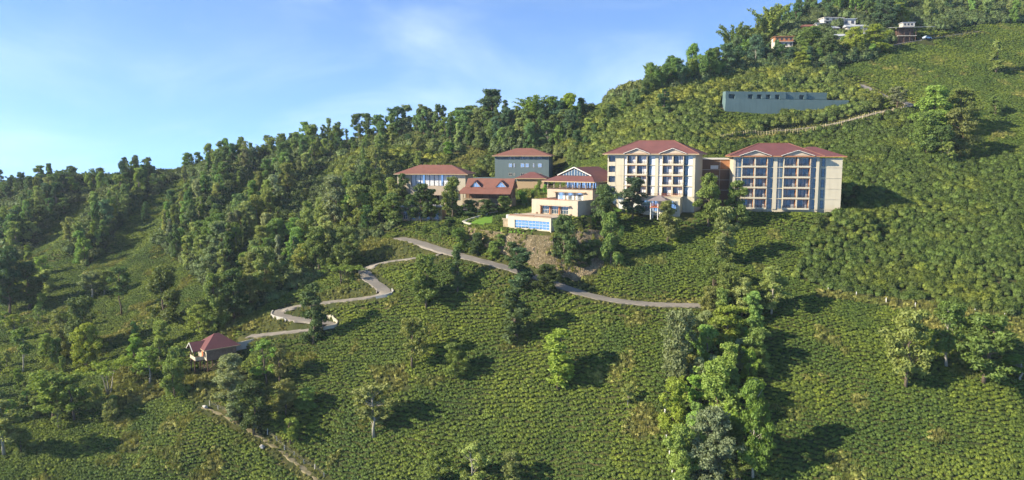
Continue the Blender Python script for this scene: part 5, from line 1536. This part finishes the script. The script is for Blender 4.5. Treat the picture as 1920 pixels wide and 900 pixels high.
DK = (0.095, 0.148, 0.042); DB = (0.080, 0.132, 0.056); MD = (0.155, 0.215, 0.048); OL = (0.215, 0.245, 0.066); LT = (0.205, 0.285, 0.052); YG = (0.235, 0.30, 0.040)
GY_ = (0.210, 0.240, 0.110); VG = (0.15, 0.26, 0.034); PL = (0.26, 0.31, 0.085); PALE = (0.34, 0.32, 0.27)
HERO = [  # base column, base row, top row, width, kind, colour, label, bark
 (1047, 730, 622, 70, 'column', (0.215, 0.29, 0.045), 'bright yellow-green leafy tree alone in the middle of the tea', None),
 (855, 708, 645, 52, 'oval', LT, 'small fresh green tree with layered crown amid the tea', None),
 (772, 692, 600, 56, 'open', OL, 'olive tree with thin crown left of the layered green tree', None),
 (701, 820, 724, 80, 'open', PL, 'pale airy tree with white trunk in the lower middle of the tea', PALE),
 (1177, 766, 724, 26, 'open', PL, 'tiny pale tree with white stem, left of the dense clump', PALE),
 (799, 580, 484, 62, 'oval', MD, 'green tree with bare dark trunk below the drive junction', None),
 (857, 550, 470, 30, 'column', DK, 'narrow dark tree standing beside the drive', None),
 (975, 545, 472, 54, 'column', DB, 'dark dense tree hiding part of the drive', None),
 (966, 650, 545, 66, 'column', DK, 'tall ivy-clad dark tree in tea below the drive', None),
 (587, 646, 538, 48, 'column', DK, 'dark tree with bare trunk at the hairpin bends', None),
 (1026, 545, 502, 58, 'bushy', DK, 'low dark tree at the foot of the rubble slope', None),
 (1058, 496, 410, 58, 'bushy', DK, 'big dark tree standing against the rubble slope', None),
 (1145, 500, 405, 46, 'bushy', MD, 'green tree at the right end of the rubble slope', None),
 (1130, 425, 352, 54, 'bushy', DK, 'dark tree beside the terrace building and the tall block', None),
 (1186, 412, 338, 46, 'oval', DB, 'dense blue-green tree in front of the tall gabled block', None),
 (1293, 394, 312, 38, 'open', OL, 'thin tree against the shaded side of the tall gabled block', PALE),
 (1328, 425, 332, 48, 'oval', MD, 'tall leafy tree before the brown brick link', None),
 (1383, 428, 345, 46, 'oval', MD, 'tall leafy tree before the left balconies of the maroon roofed block', None),
 (1251, 458, 382, 44, 'oval', OL, 'olive tree on the bank right of the gazebo', None),
 (1355, 500, 395, 50, 'oval', OL, 'slim olive tree on the bank below the brown brick link', None),
 (1362, 585, 500, 62, 'bushy', MD, 'leafy tree where the drive ends', None),
 (1330, 590, 540, 46, 'bushy', OL, 'olive bush tree beside the end of the drive', None),
 (1340, 560, 490, 52, 'oval', MD, 'leafy tree on the bank just above the end of the drive', None),
 (1446, 592, 505, 58, 'oval', PL, 'light green tree right of the drive end, with dark shadow', PALE),
 (1276, 725, 588, 80, 'bushy', GY_, 'tall grey-olive tree at the upper left of the dense clump', None),
 (1366, 675, 580, 80, 'oval', YG, 'yellow leaved tree at the top of the dense clump', None),
 (1416, 690, 618, 66, 'bushy', MD, 'drooping green tree right of the yellow leaved tree', None),
 (1342, 805, 683, 96, 'bushy', LT, 'broad bright green tree in the middle of the dense clump', None),
 (1330, 895, 768, 92, 'bushy', GY_, 'grey-green tree low in the dense clump', None),
 (1412, 900, 722, 68, 'oval', VG, 'vivid green tree with pale bare trunk right of the dense clump', PALE),
 (1262, 805, 713, 58, 'bushy', YG, 'yellow-green tree beside the white fence posts', None),
 (1274, 905, 800, 66, 'bushy', LT, 'light green tree at the bottom of the dense clump beside the posts', None),
 (1388, 800, 740, 50, 'bushy', DK, 'dark tree between the bright green and vivid green trees', None),
 (1380, 905, 850, 50, 'bamboo', MD, 'small bamboo clump at the bottom of the dense clump', None),
 (1698, 730, 588, 82, 'oval', OL, 'large olive-green tree, leftmost of the four on the right slope', None),
 (1775, 690, 570, 72, 'open', MD, 'tall thin tree with white trunk between two big right slope trees', PALE),
 (1843, 722, 598, 100, 'oval', MD, 'broad round tree on the right slope, dark shadow beside it', None),
 (1912, 716, 670, 66, 'open', VG, 'small green tree cut by the right edge', PALE),
 (890, 922, 833, 62, 'open', PL, 'pale tree at the bottom edge, middle of three', PALE),
 (962, 924, 850, 56, 'open', PL, 'pale tree at the bottom edge, right of three', PALE),
 (825, 918, 850, 56, 'open', LT, 'green tree at the bottom edge, left of three', PALE),
 (476, 816, 718, 66, 'oval', DK, 'dark tree with bare trunk standing on the dirt footpath', None),
 (440, 790, 736, 34, 'column', GY_, 'small grey tree above the dirt footpath', None),
 (431, 740, 668, 62, 'bushy', GY_, 'silvery tree in front of the stilt house', None),
 (535, 780, 716, 50, 'oval', OL, 'olive tree right of the dirt footpath', None),
 (577, 768, 728, 52, 'bushy', MD, 'low green tree in tea right of the footpath trees', None),
 (545, 835, 785, 40, 'open', LT, 'small fresh green tree below the footpath trees', None),
 (500, 722, 640, 50, 'open', LT, 'airy light tree right of the stilt house', None),
 (524, 724, 650, 44, 'open', OL, 'thin dark stemmed tree right of the airy light tree', None),
 (205, 738, 672, 76, 'umbrella', YG, 'bright yellow umbrella-shaped tree on the lower left', PALE),
 (281, 722, 655, 60, 'open', LT, 'small pale trunked tree right of the yellow umbrella tree', PALE),
 (328, 748, 656, 46, 'bushy', MD, 'ivy covered green tree beside the stilt house porch', None),
 (100, 792, 700, 84, 'open', LT, 'airy green tree below the yellow umbrella tree', None),
 (140, 790, 706, 60, 'open', LT, 'second airy green tree right of the first, lower left', None),
 (8, 855, 752, 80, 'open', PL, 'pale tree with forked white trunk at the left edge', PALE),
 (40, 850, 803, 50, 'bushy', OL, 'round olive bush tree near the left edge', None),
 (43, 700, 618, 40, 'pine', MD, 'thin tree with long bare stem near the left edge', PALE),
 (164, 692, 610, 54, 'bushy', YG, 'yellowish round tree left of the stilt house', None),
 (160, 665, 560, 68, 'bushy', DK, 'large dark ivy covered tree on the left slope', None),
 (120, 665, 585, 46, 'bushy', OL, 'olive tree left of the large dark ivy tree', None),
 (18, 592, 470, 62, 'oval', DB, 'tall dark tree at the left edge', None),
 (56, 580, 495, 58, 'oval', DK, 'dark tree right of the tall left edge tree', None),
 (172, 562, 512, 46, 'open', GY_, 'pale grey tree on the left slope terrace', PALE),
 (196, 555, 508, 40, 'open', PL, 'thin pale tree beside the small dark lollipop tree', PALE),
 (228, 592, 504, 42, 'pine', DK, 'small dark lollipop tree with crooked stem on the left slope', None),
 (312, 612, 503, 66, 'oval', MD, 'big leaning tree above the stilt house', None),
 (405, 615, 520, 60, 'bushy', MD, 'green tree behind the stilt house', None),
 (440, 600, 510, 62, 'oval', DK, 'dark tree behind the stilt house, by the lane', None),
 (375, 625, 575, 56, 'bushy', LT, 'light bushy tree just behind the stilt house roof', None),
 (757, 388, 329, 24, 'oval', DK, 'small round tree in front of the cream hall', None),
 (847, 416, 337, 42, 'oval', MD, 'bright topped tree right of the cream hall', None),
 (790, 418, 350, 42, 'oval', DK, 'dark tree below the cream hall windows', None),
 (808, 416, 358, 36, 'oval', MD, 'green tree before the shaded stone building', None),
 (770, 416, 368, 34, 'oval', DK, 'dark tree at the left of the shaded stone building', None),
 (740, 424, 372, 40, 'oval', MD, 'tree left of the shaded stone building', None),
 (843, 440, 408, 28, 'column', DK, 'small dark conical tree at the bend of the drive', None),
 (880, 403, 378, 34, 'bushy', DK, 'dark shrub tree under the lodge verandah, nearest the hall', None),
 (912, 401, 376, 40, 'bushy', DK, 'dark shrub tree under the middle of the lodge', None),
 (944, 394, 370, 34, 'bushy', MD, 'green shrub tree at the right corner of the lodge', None),
 (1095, 497, 458, 44, 'bushy', DK, 'dark shrub on the lower right of the rubble slope', None),
 (1118, 488, 452, 40, 'bushy', OL, 'olive shrub at the right end of the rubble slope', None),
 (940, 462, 442, 22, 'bushy', MD, 'small shrub high on the rubble slope left of the parapet', None),
 (895, 478, 440, 36, 'bushy', DK, 'dark bush tree at the foot of the rubble slope by the drive', None),
 (925, 486, 455, 26, 'bushy', MD, 'smaller bush tree by the drive, middle of three', None),
 (958, 488, 455, 28, 'bushy', DK, 'smaller bush tree by the drive, right of three', None),
 (865, 470, 430, 36, 'bushy', MD, 'bush tree left of the rubble slope', None),
 (576, 470, 384, 36, 'oval', OL, 'oval tree in front of deep forest shade', None),
 (549, 450, 402, 30, 'column', OL, 'small conical tree beside the oval tree in forest shade', None),
 (524, 455, 392, 18, 'column', MD, 'very thin tree left of the conical tree', None),
 (574, 385, 355, 20, 'oval', OL, 'small tree in the deep shade above the oval tree', None),
 (628, 425, 335, 52, 'oval', GY_, 'large grey-green tree left of the hall, lit from the left', None),
 (670, 430, 352, 44, 'oval', OL, 'olive tree between the large grey-green tree and the hall', None),
 (710, 430, 345, 40, 'oval', MD, 'tree close to the hall corner', None),
 (596, 520, 430, 60, 'oval', MD, 'tree above the hairpin bends', None),
 (500, 560, 468, 62, 'oval', OL, 'olive tree left of the hairpin bends', None),
 (650, 505, 430, 60, 'bushy', MD, 'leafy tree at the upper hairpin', None),
 (640, 535, 495, 60, 'umbrella', LT, 'spreading light tree at the inside of the upper hairpin', None),
 (920, 226, 166, 54, 'oval', DB, 'tall dark tree standing out on the skyline above the blue-grey building', None),
 (885, 228, 188, 40, 'open', MD, 'thinner tree left of the tall dark skyline tree', None),
 (1682, 206, 166, 42, 'open', GY_, 'silvery tree at the bend of the upper lane', None),
 (1866, 216, 182, 30, 'bushy', MD, 'small round tree by itself on the upper right slope', None),
 (1866, 138, 82, 26, 'column', OL, 'thin olive tree on the upper right tea slope', None),
 (1245, 210, 170, 26, 'column', DB, 'dark columnar tree on the yellow-green slope', None),
 (1776, 308, 268, 26, 'open', PL, 'tiny pale tree under the big group above the right slope', PALE),
 (1750, 260, 168, 70, 'oval', LT, 'light leafy tree in the group above the right slope', None),
 (1795, 250, 172, 64, 'oval', MD, 'tall tree at the back of the group above the right slope', None),
 (1735, 290, 215, 66, 'bushy', MD, 'bushy green tree at the left of the group above the right slope', None),
 (1800, 292, 210, 64, 'bushy', OL, 'ivy covered tree at the right of the group above the right slope', None),
 (1765, 300, 240, 60, 'bushy', DK, 'dark tree in the middle of the group above the right slope', None),
 (1600, 100, 55, 40, 'bushy', YG, 'bright yellow-green tree below the village houses', None),
 (1640, 95, 50, 52, 'bushy', YG, 'big yellow-green tree right of the village houses', None),
 (1685, 50, 10, 40, 'oval', YG, 'yellow tree above the open shed', None),
 (1660, 60, 0, 46, 'oval', DB, 'very dark tree left of the open shed', None),
 (1500, 128, 100, 44, 'bushy', YG, 'low yellow-green tree under the three storey house', None),
 (1520, 100, 55, 56, 'bushy', MD, 'green tree right of the three storey house', None),
 (1555, 110, 70, 50, 'bushy', DK, 'dark tree below the white strutted house', None),
 (1415, 98, 40, 46, 'bamboo', MD, 'tall bamboo clump left of the three storey house', None),
 (1440, 85, 2, 54, 'bamboo', LT, 'very tall bamboo clump behind the three storey house', None),
 (1375, 120, 40, 44, 'bamboo', MD, 'bamboo clump with leaning tip on the skyline', None),
 (1000, 232, 174, 60, 'bamboo', LT, 'feathery bamboo clump on the skyline above the blue-grey building', None),
 (1035, 238, 180, 44, 'bamboo', MD, 'darker bamboo clump right of the feathery one', None),
 (1070, 235, 178, 34, 'open', YG, 'yellow crowned tree on the skyline behind the slope', None),
 (785, 300, 258, 24, 'oval', OL, 'small lit tree behind the hall roof, right', None),
 (735, 280, 240, 24, 'column', OL, 'narrow lit tree on the slope above the hall', None),
 (700, 312, 275, 26, 'column', OL, 'narrow olive tree left of the hall roof', None),
 (785, 312, 285, 20, 'bushy', PL, 'pale bush tree directly above the hall roof', None),
 (840, 296, 268, 26, 'bushy', VG, 'fresh green tree behind the hall, at the forest edge', None),
]
placed = []
for bx, by, ty, wd, kd, colr, lab, bark in HERO:
    g = ground(bx, by)
    if g is None:
        for dy in range(2, 40, 2):
            g = ground(bx, by + dy)
            if g is not None: break
    if g is None: continue
    s_ = g[1] * CP - g[2] * SP
    hgt = (by - ty) * s_ / F_PX * 1.06; wd *= 1.18
    if by > 900: pass
    tree(kd, g, hgt, wd * s_ / F_PX, tuple(c * random.uniform(.92, 1.08) for c in colr), lab, None, bark or (0.15, 0.12, 0.09))
    placed.append((g[0], g[1], 2.2))

CNAME = {DK: 'dark green', DB: 'blue-green', MD: 'mid green', OL: 'olive', LT: 'light green', YG: 'yellow-green', GY_: 'grey-green', VG: 'vivid green', PL: 'pale'}
SHAPE = {'oval': 'oval tree', 'column': 'narrow tree', 'bushy': 'bushy tree', 'open': 'thin tree', 'pine': 'bare stemmed tree', 'umbrella': 'flat tree', 'bamboo': 'bamboo clump'}
def wood(pixpoly, n, gapm, kinds, hrange, label, group, seed, aspect=(0.55, 0.85), pal=None, tries=9000):
    r = np.random.default_rng(seed)
    a = np.array(pixpoly, float); lo, hi = a.min(0), a.max(0); made = 0
    for _ in range(tries):
        if made >= n: break
        q = r.uniform(lo, hi)
        if not inside(pixpoly, q[0], q[1]): continue
        g = ground(q[0], q[1])
        if g is None: continue
        if on_plot(np.array([g[0]]), np.array([g[1]]), 1.5)[0] or road_distance(np.array([g[0]]), np.array([g[1]]))[0] < 1.5: continue
        if any((g[0] - x) ** 2 + (g[1] - y) ** 2 < (gapm * 0.5 + d * 0.5) ** 2 for x, y, d in placed): continue
        kd = kinds[r.integers(len(kinds))]; h = r.uniform(*hrange)
        wd = h * r.uniform(*aspect)
        if kd == 'column': wd *= .62
        if kd == 'pine': wd *= .6
        c = pal[r.integers(len(pal))]; k = r.uniform(.95, 1.5); hue_ = (r.uniform(.8, 1.08), 1.0, r.uniform(.85, 1.3))
        lb = f"{CNAME[c]} {SHAPE[kd]} {label}"
        tree(kd, g, h, wd, tuple(v * k * h_ for v, h_ in zip(c, hue_)), lb, group, (0.15, 0.12, 0.09) if r.random() < .7 else (0.3, 0.28, 0.24))
        placed.append((g[0], g[1], gapm)); made += 1
    return made
cnt = []
def band(line, w):
    """outline of a strip along a pixel line"""
    l = np.array(line, float); t_ = np.gradient(l, axis=0); t_ /= np.linalg.norm(t_, axis=1)[:, None]
    nr = np.stack([-t_[:, 1], t_[:, 0]], 1)
    return [tuple(q) for q in l + nr * w] + [tuple(q) for q in (l - nr * w)[::-1]]
SL = {'slim': ['oval', 'column', 'oval', 'bushy', 'open']}
cnt.append(wood([(-40, 352), (130, 346), (210, 342), (330, 300), (330, 325), (210, 365), (-40, 385)], 42, 4.2, ['oval', 'bushy', 'open', 'open', 'bamboo'], (7, 13), 'crowding the ridge at the far left', 'forest at the far left ridge', 1, (.45, .75), pal=[DK, DB, DK, MD, MD]))
cnt.append(wood([(310, 305), (420, 275), (560, 258), (640, 258), (640, 285), (560, 290), (430, 310), (320, 330)], 40, 3.8, ['oval', 'bushy', 'bamboo', 'open'], (8, 13), 'on the left skyline', 'trees on the left skyline', 3, (.45, .8), pal=[DK, MD, DB, MD, OL]))
for k, (ln, nn) in enumerate(((SPURS[0][0], 40), (SPURS[1][0], 32), (SPURS[2][0], 26), (SPURS[3][0], 26), (SPURS[4][0], 14))):
    where = ['on the spur below the middle skyline', 'on the second wooded spur from the buildings', 'on the third wooded spur from the buildings', 'on the wooded spur at the left edge', 'on the short spur left of the cream hall'][k]
    cnt.append(wood(band([(x - 8, y + 4) for x, y in ln], 26), nn, 4.0, SL['slim'], (8, 14), where, 'trees ' + where, 60 + k, (.42, .68), pal=[OL, MD, MD, GY_, DK, OL] if k not in (2, 3) else [DK, MD, DB, MD, OL]))
cnt.append(wood([(-40, 385), (180, 370), (330, 330), (430, 300), (590, 300), (590, 360), (480, 400), (330, 440), (180, 450), (-40, 465)], 14, 6.5, ['oval', 'bushy', 'column'], (6, 11), 'in the hollows of the left slope', 'trees in the hollows of the left slope', 2, (.5, .8), pal=[MD, DK, DB, OL]))
cnt.append(wood([(560, 262), (620, 252), (840, 240), (850, 262), (700, 276), (600, 282)], 34, 3.0, ['pine', 'open', 'pine', 'open'], (10, 17), 'in the tall row on the middle skyline', 'tall row on the middle skyline', 4, (.42, .7), pal=[DB, DK, GY_, MD]))
cnt.append(wood([(570, 268), (700, 262), (850, 255), (850, 268), (700, 284), (600, 290)], 22, 3.4, ['bushy', 'oval'], (4, 7), 'under the tall row on the middle skyline', 'lower trees on the middle skyline', 44, (.6, .9), pal=[DB, DK, MD]))
cnt.append(wood([(840, 240), (1100, 225), (1080, 262), (1040, 290), (950, 282), (870, 285), (830, 270)], 46, 4.6, ['oval', 'bushy', 'column', 'oval'], (8, 13), 'on the shaded slope behind the blue-grey building', 'forest behind the blue-grey building', 5, pal=[DK, DB, MD, OL]))
cnt.append(wood([(340, 440), (420, 420), (470, 440), (560, 470), (620, 450), (570, 530), (470, 585), (420, 570), (350, 510)], 26, 5.0, ['oval', 'column', 'bushy', 'oval'], (8, 13), 'in the woodland belt left of the lane', 'woodland belt left of the lane', 6, pal=[MD, OL, OL, GY_, DK]))
cnt.append(wood([(630, 370), (750, 385), (760, 425), (690, 440), (640, 430)], 14, 4.2, ['oval', 'bushy'], (7, 11), 'in the shade left of the cream hall', 'trees beside the hall', 7, pal=[MD, DK, OL]))
cnt.append(wood([(1190, 180), (1250, 140), (1430, 60), (1430, 120), (1330, 155), (1210, 185)], 40, 4.4, ['bamboo', 'bushy', 'oval', 'bamboo'], (9, 15), 'on the steep skyline left of the village', 'thicket on the right skyline', 8, pal=[DK, MD, DB, MD]))
cnt.append(wood([(1440, 40), (1520, 0), (1700, 0), (1690, 40), (1640, 45), (1540, 30), (1450, 66)], 34, 5.0, ['oval', 'bushy', 'bamboo'], (9, 15), 'behind the village houses on the crest', 'trees behind the village', 9, pal=[DB, DK, MD]))
cnt.append(wood([(1430, 120), (1450, 100), (1560, 90), (1660, 90), (1640, 120), (1560, 132), (1440, 130)], 22, 4.6, ['bushy', 'oval'], (5, 9), 'on the slope below the village houses', 'trees below the village', 10, pal=[DK, DB, MD, LT]))
cnt.append(wood([(1700, -50), (1970, -50), (1970, 42), (1850, 48), (1770, 50), (1700, 30)], 40, 5.0, ['bushy', 'oval', 'bushy'], (7, 12), 'in the wood along the top right crest', 'wood on the top right crest', 11, pal=[MD, DK, OL, LT]))
cnt.append(wood([(-40, 500), (60, 480), (120, 600), (300, 640), (330, 690), (160, 720), (-40, 700)], 24, 6.0, ['bushy', 'oval', 'open'], (5, 9), 'scattered on the lower left slope', 'scattered trees on the lower left slope', 12, pal=[MD, OL, LT, LT, YG]))
cnt.append(wood([(-40, 690), (80, 690), (240, 780), (300, 745), (240, 800), (120, 810), (-40, 830)], 20, 4.5, ['bushy', 'open'], (4, 7), 'in the thicket around the yellow umbrella tree', 'lower left thicket', 13, pal=[MD, OL, DK, LT]))
cnt.append(wood([(1060, 270), (1140, 215), (1200, 185), (1210, 200), (1140, 240), (1090, 290)], 10, 4.5, ['bushy', 'oval'], (5, 8), 'along the edge of the yellow-green slope', 'edge of the yellow-green slope', 14, pal=[DK, MD, OL]))
cnt.append(wood([(1290, 600), (1420, 590), (1440, 700), (1400, 860), (1300, 900), (1250, 800)], 24, 2.8, ['bushy', 'oval', 'bushy'], (6, 11), 'deep inside the dense clump', 'trees inside the dense clump', 15, pal=[MD, OL, LT, LT, YG, GY_]))
cnt.append(wood([(960, 360), (1030, 352), (1020, 372), (990, 385), (930, 395), (930, 378)], 8, 3.2, ['bushy'], (3, 5), 'between the small hut and the terrace building', 'garden trees by the terraces', 16, pal=[LT, MD, VG]))
cnt.append(wood([(780, 425), (870, 425), (900, 470), (830, 452), (770, 440)], 8, 3.4, ['bushy'], (2.5, 4.5), 'on the bank above the drive', 'bank above the drive', 17, pal=[MD, OL, DK]))
print('trees', len(HERO), cnt, 'tea', len(rest), 'pts', len(allp), 'weeds', len(wp))

# ------------------------------------------------------------------ morning haze
hz_ = NT('haze_air')
pv = hz_.n('VolumePrincipled'); pv.inputs['Density'].default_value = 0.0001
pv.inputs['Color'].default_value = (0.84, 0.91, 1.0, 1); pv.inputs['Anisotropy'].default_value = 0.2
hz_.l(pv.outputs[0], hz_.out.inputs['Volume'])
lo_ = float(H.min()) - 1.0; hi_ = float(H.max()) + 22.0
tag(MB().box(GX[0] - 5, GX[-1] + 5, GY[0] - 5, GY[-1] + 5, lo_, hi_).build('haze', 'haze_air'), 'thin blue morning haze over the valley', kind='stuff')
print('haze box', lo_, hi_)
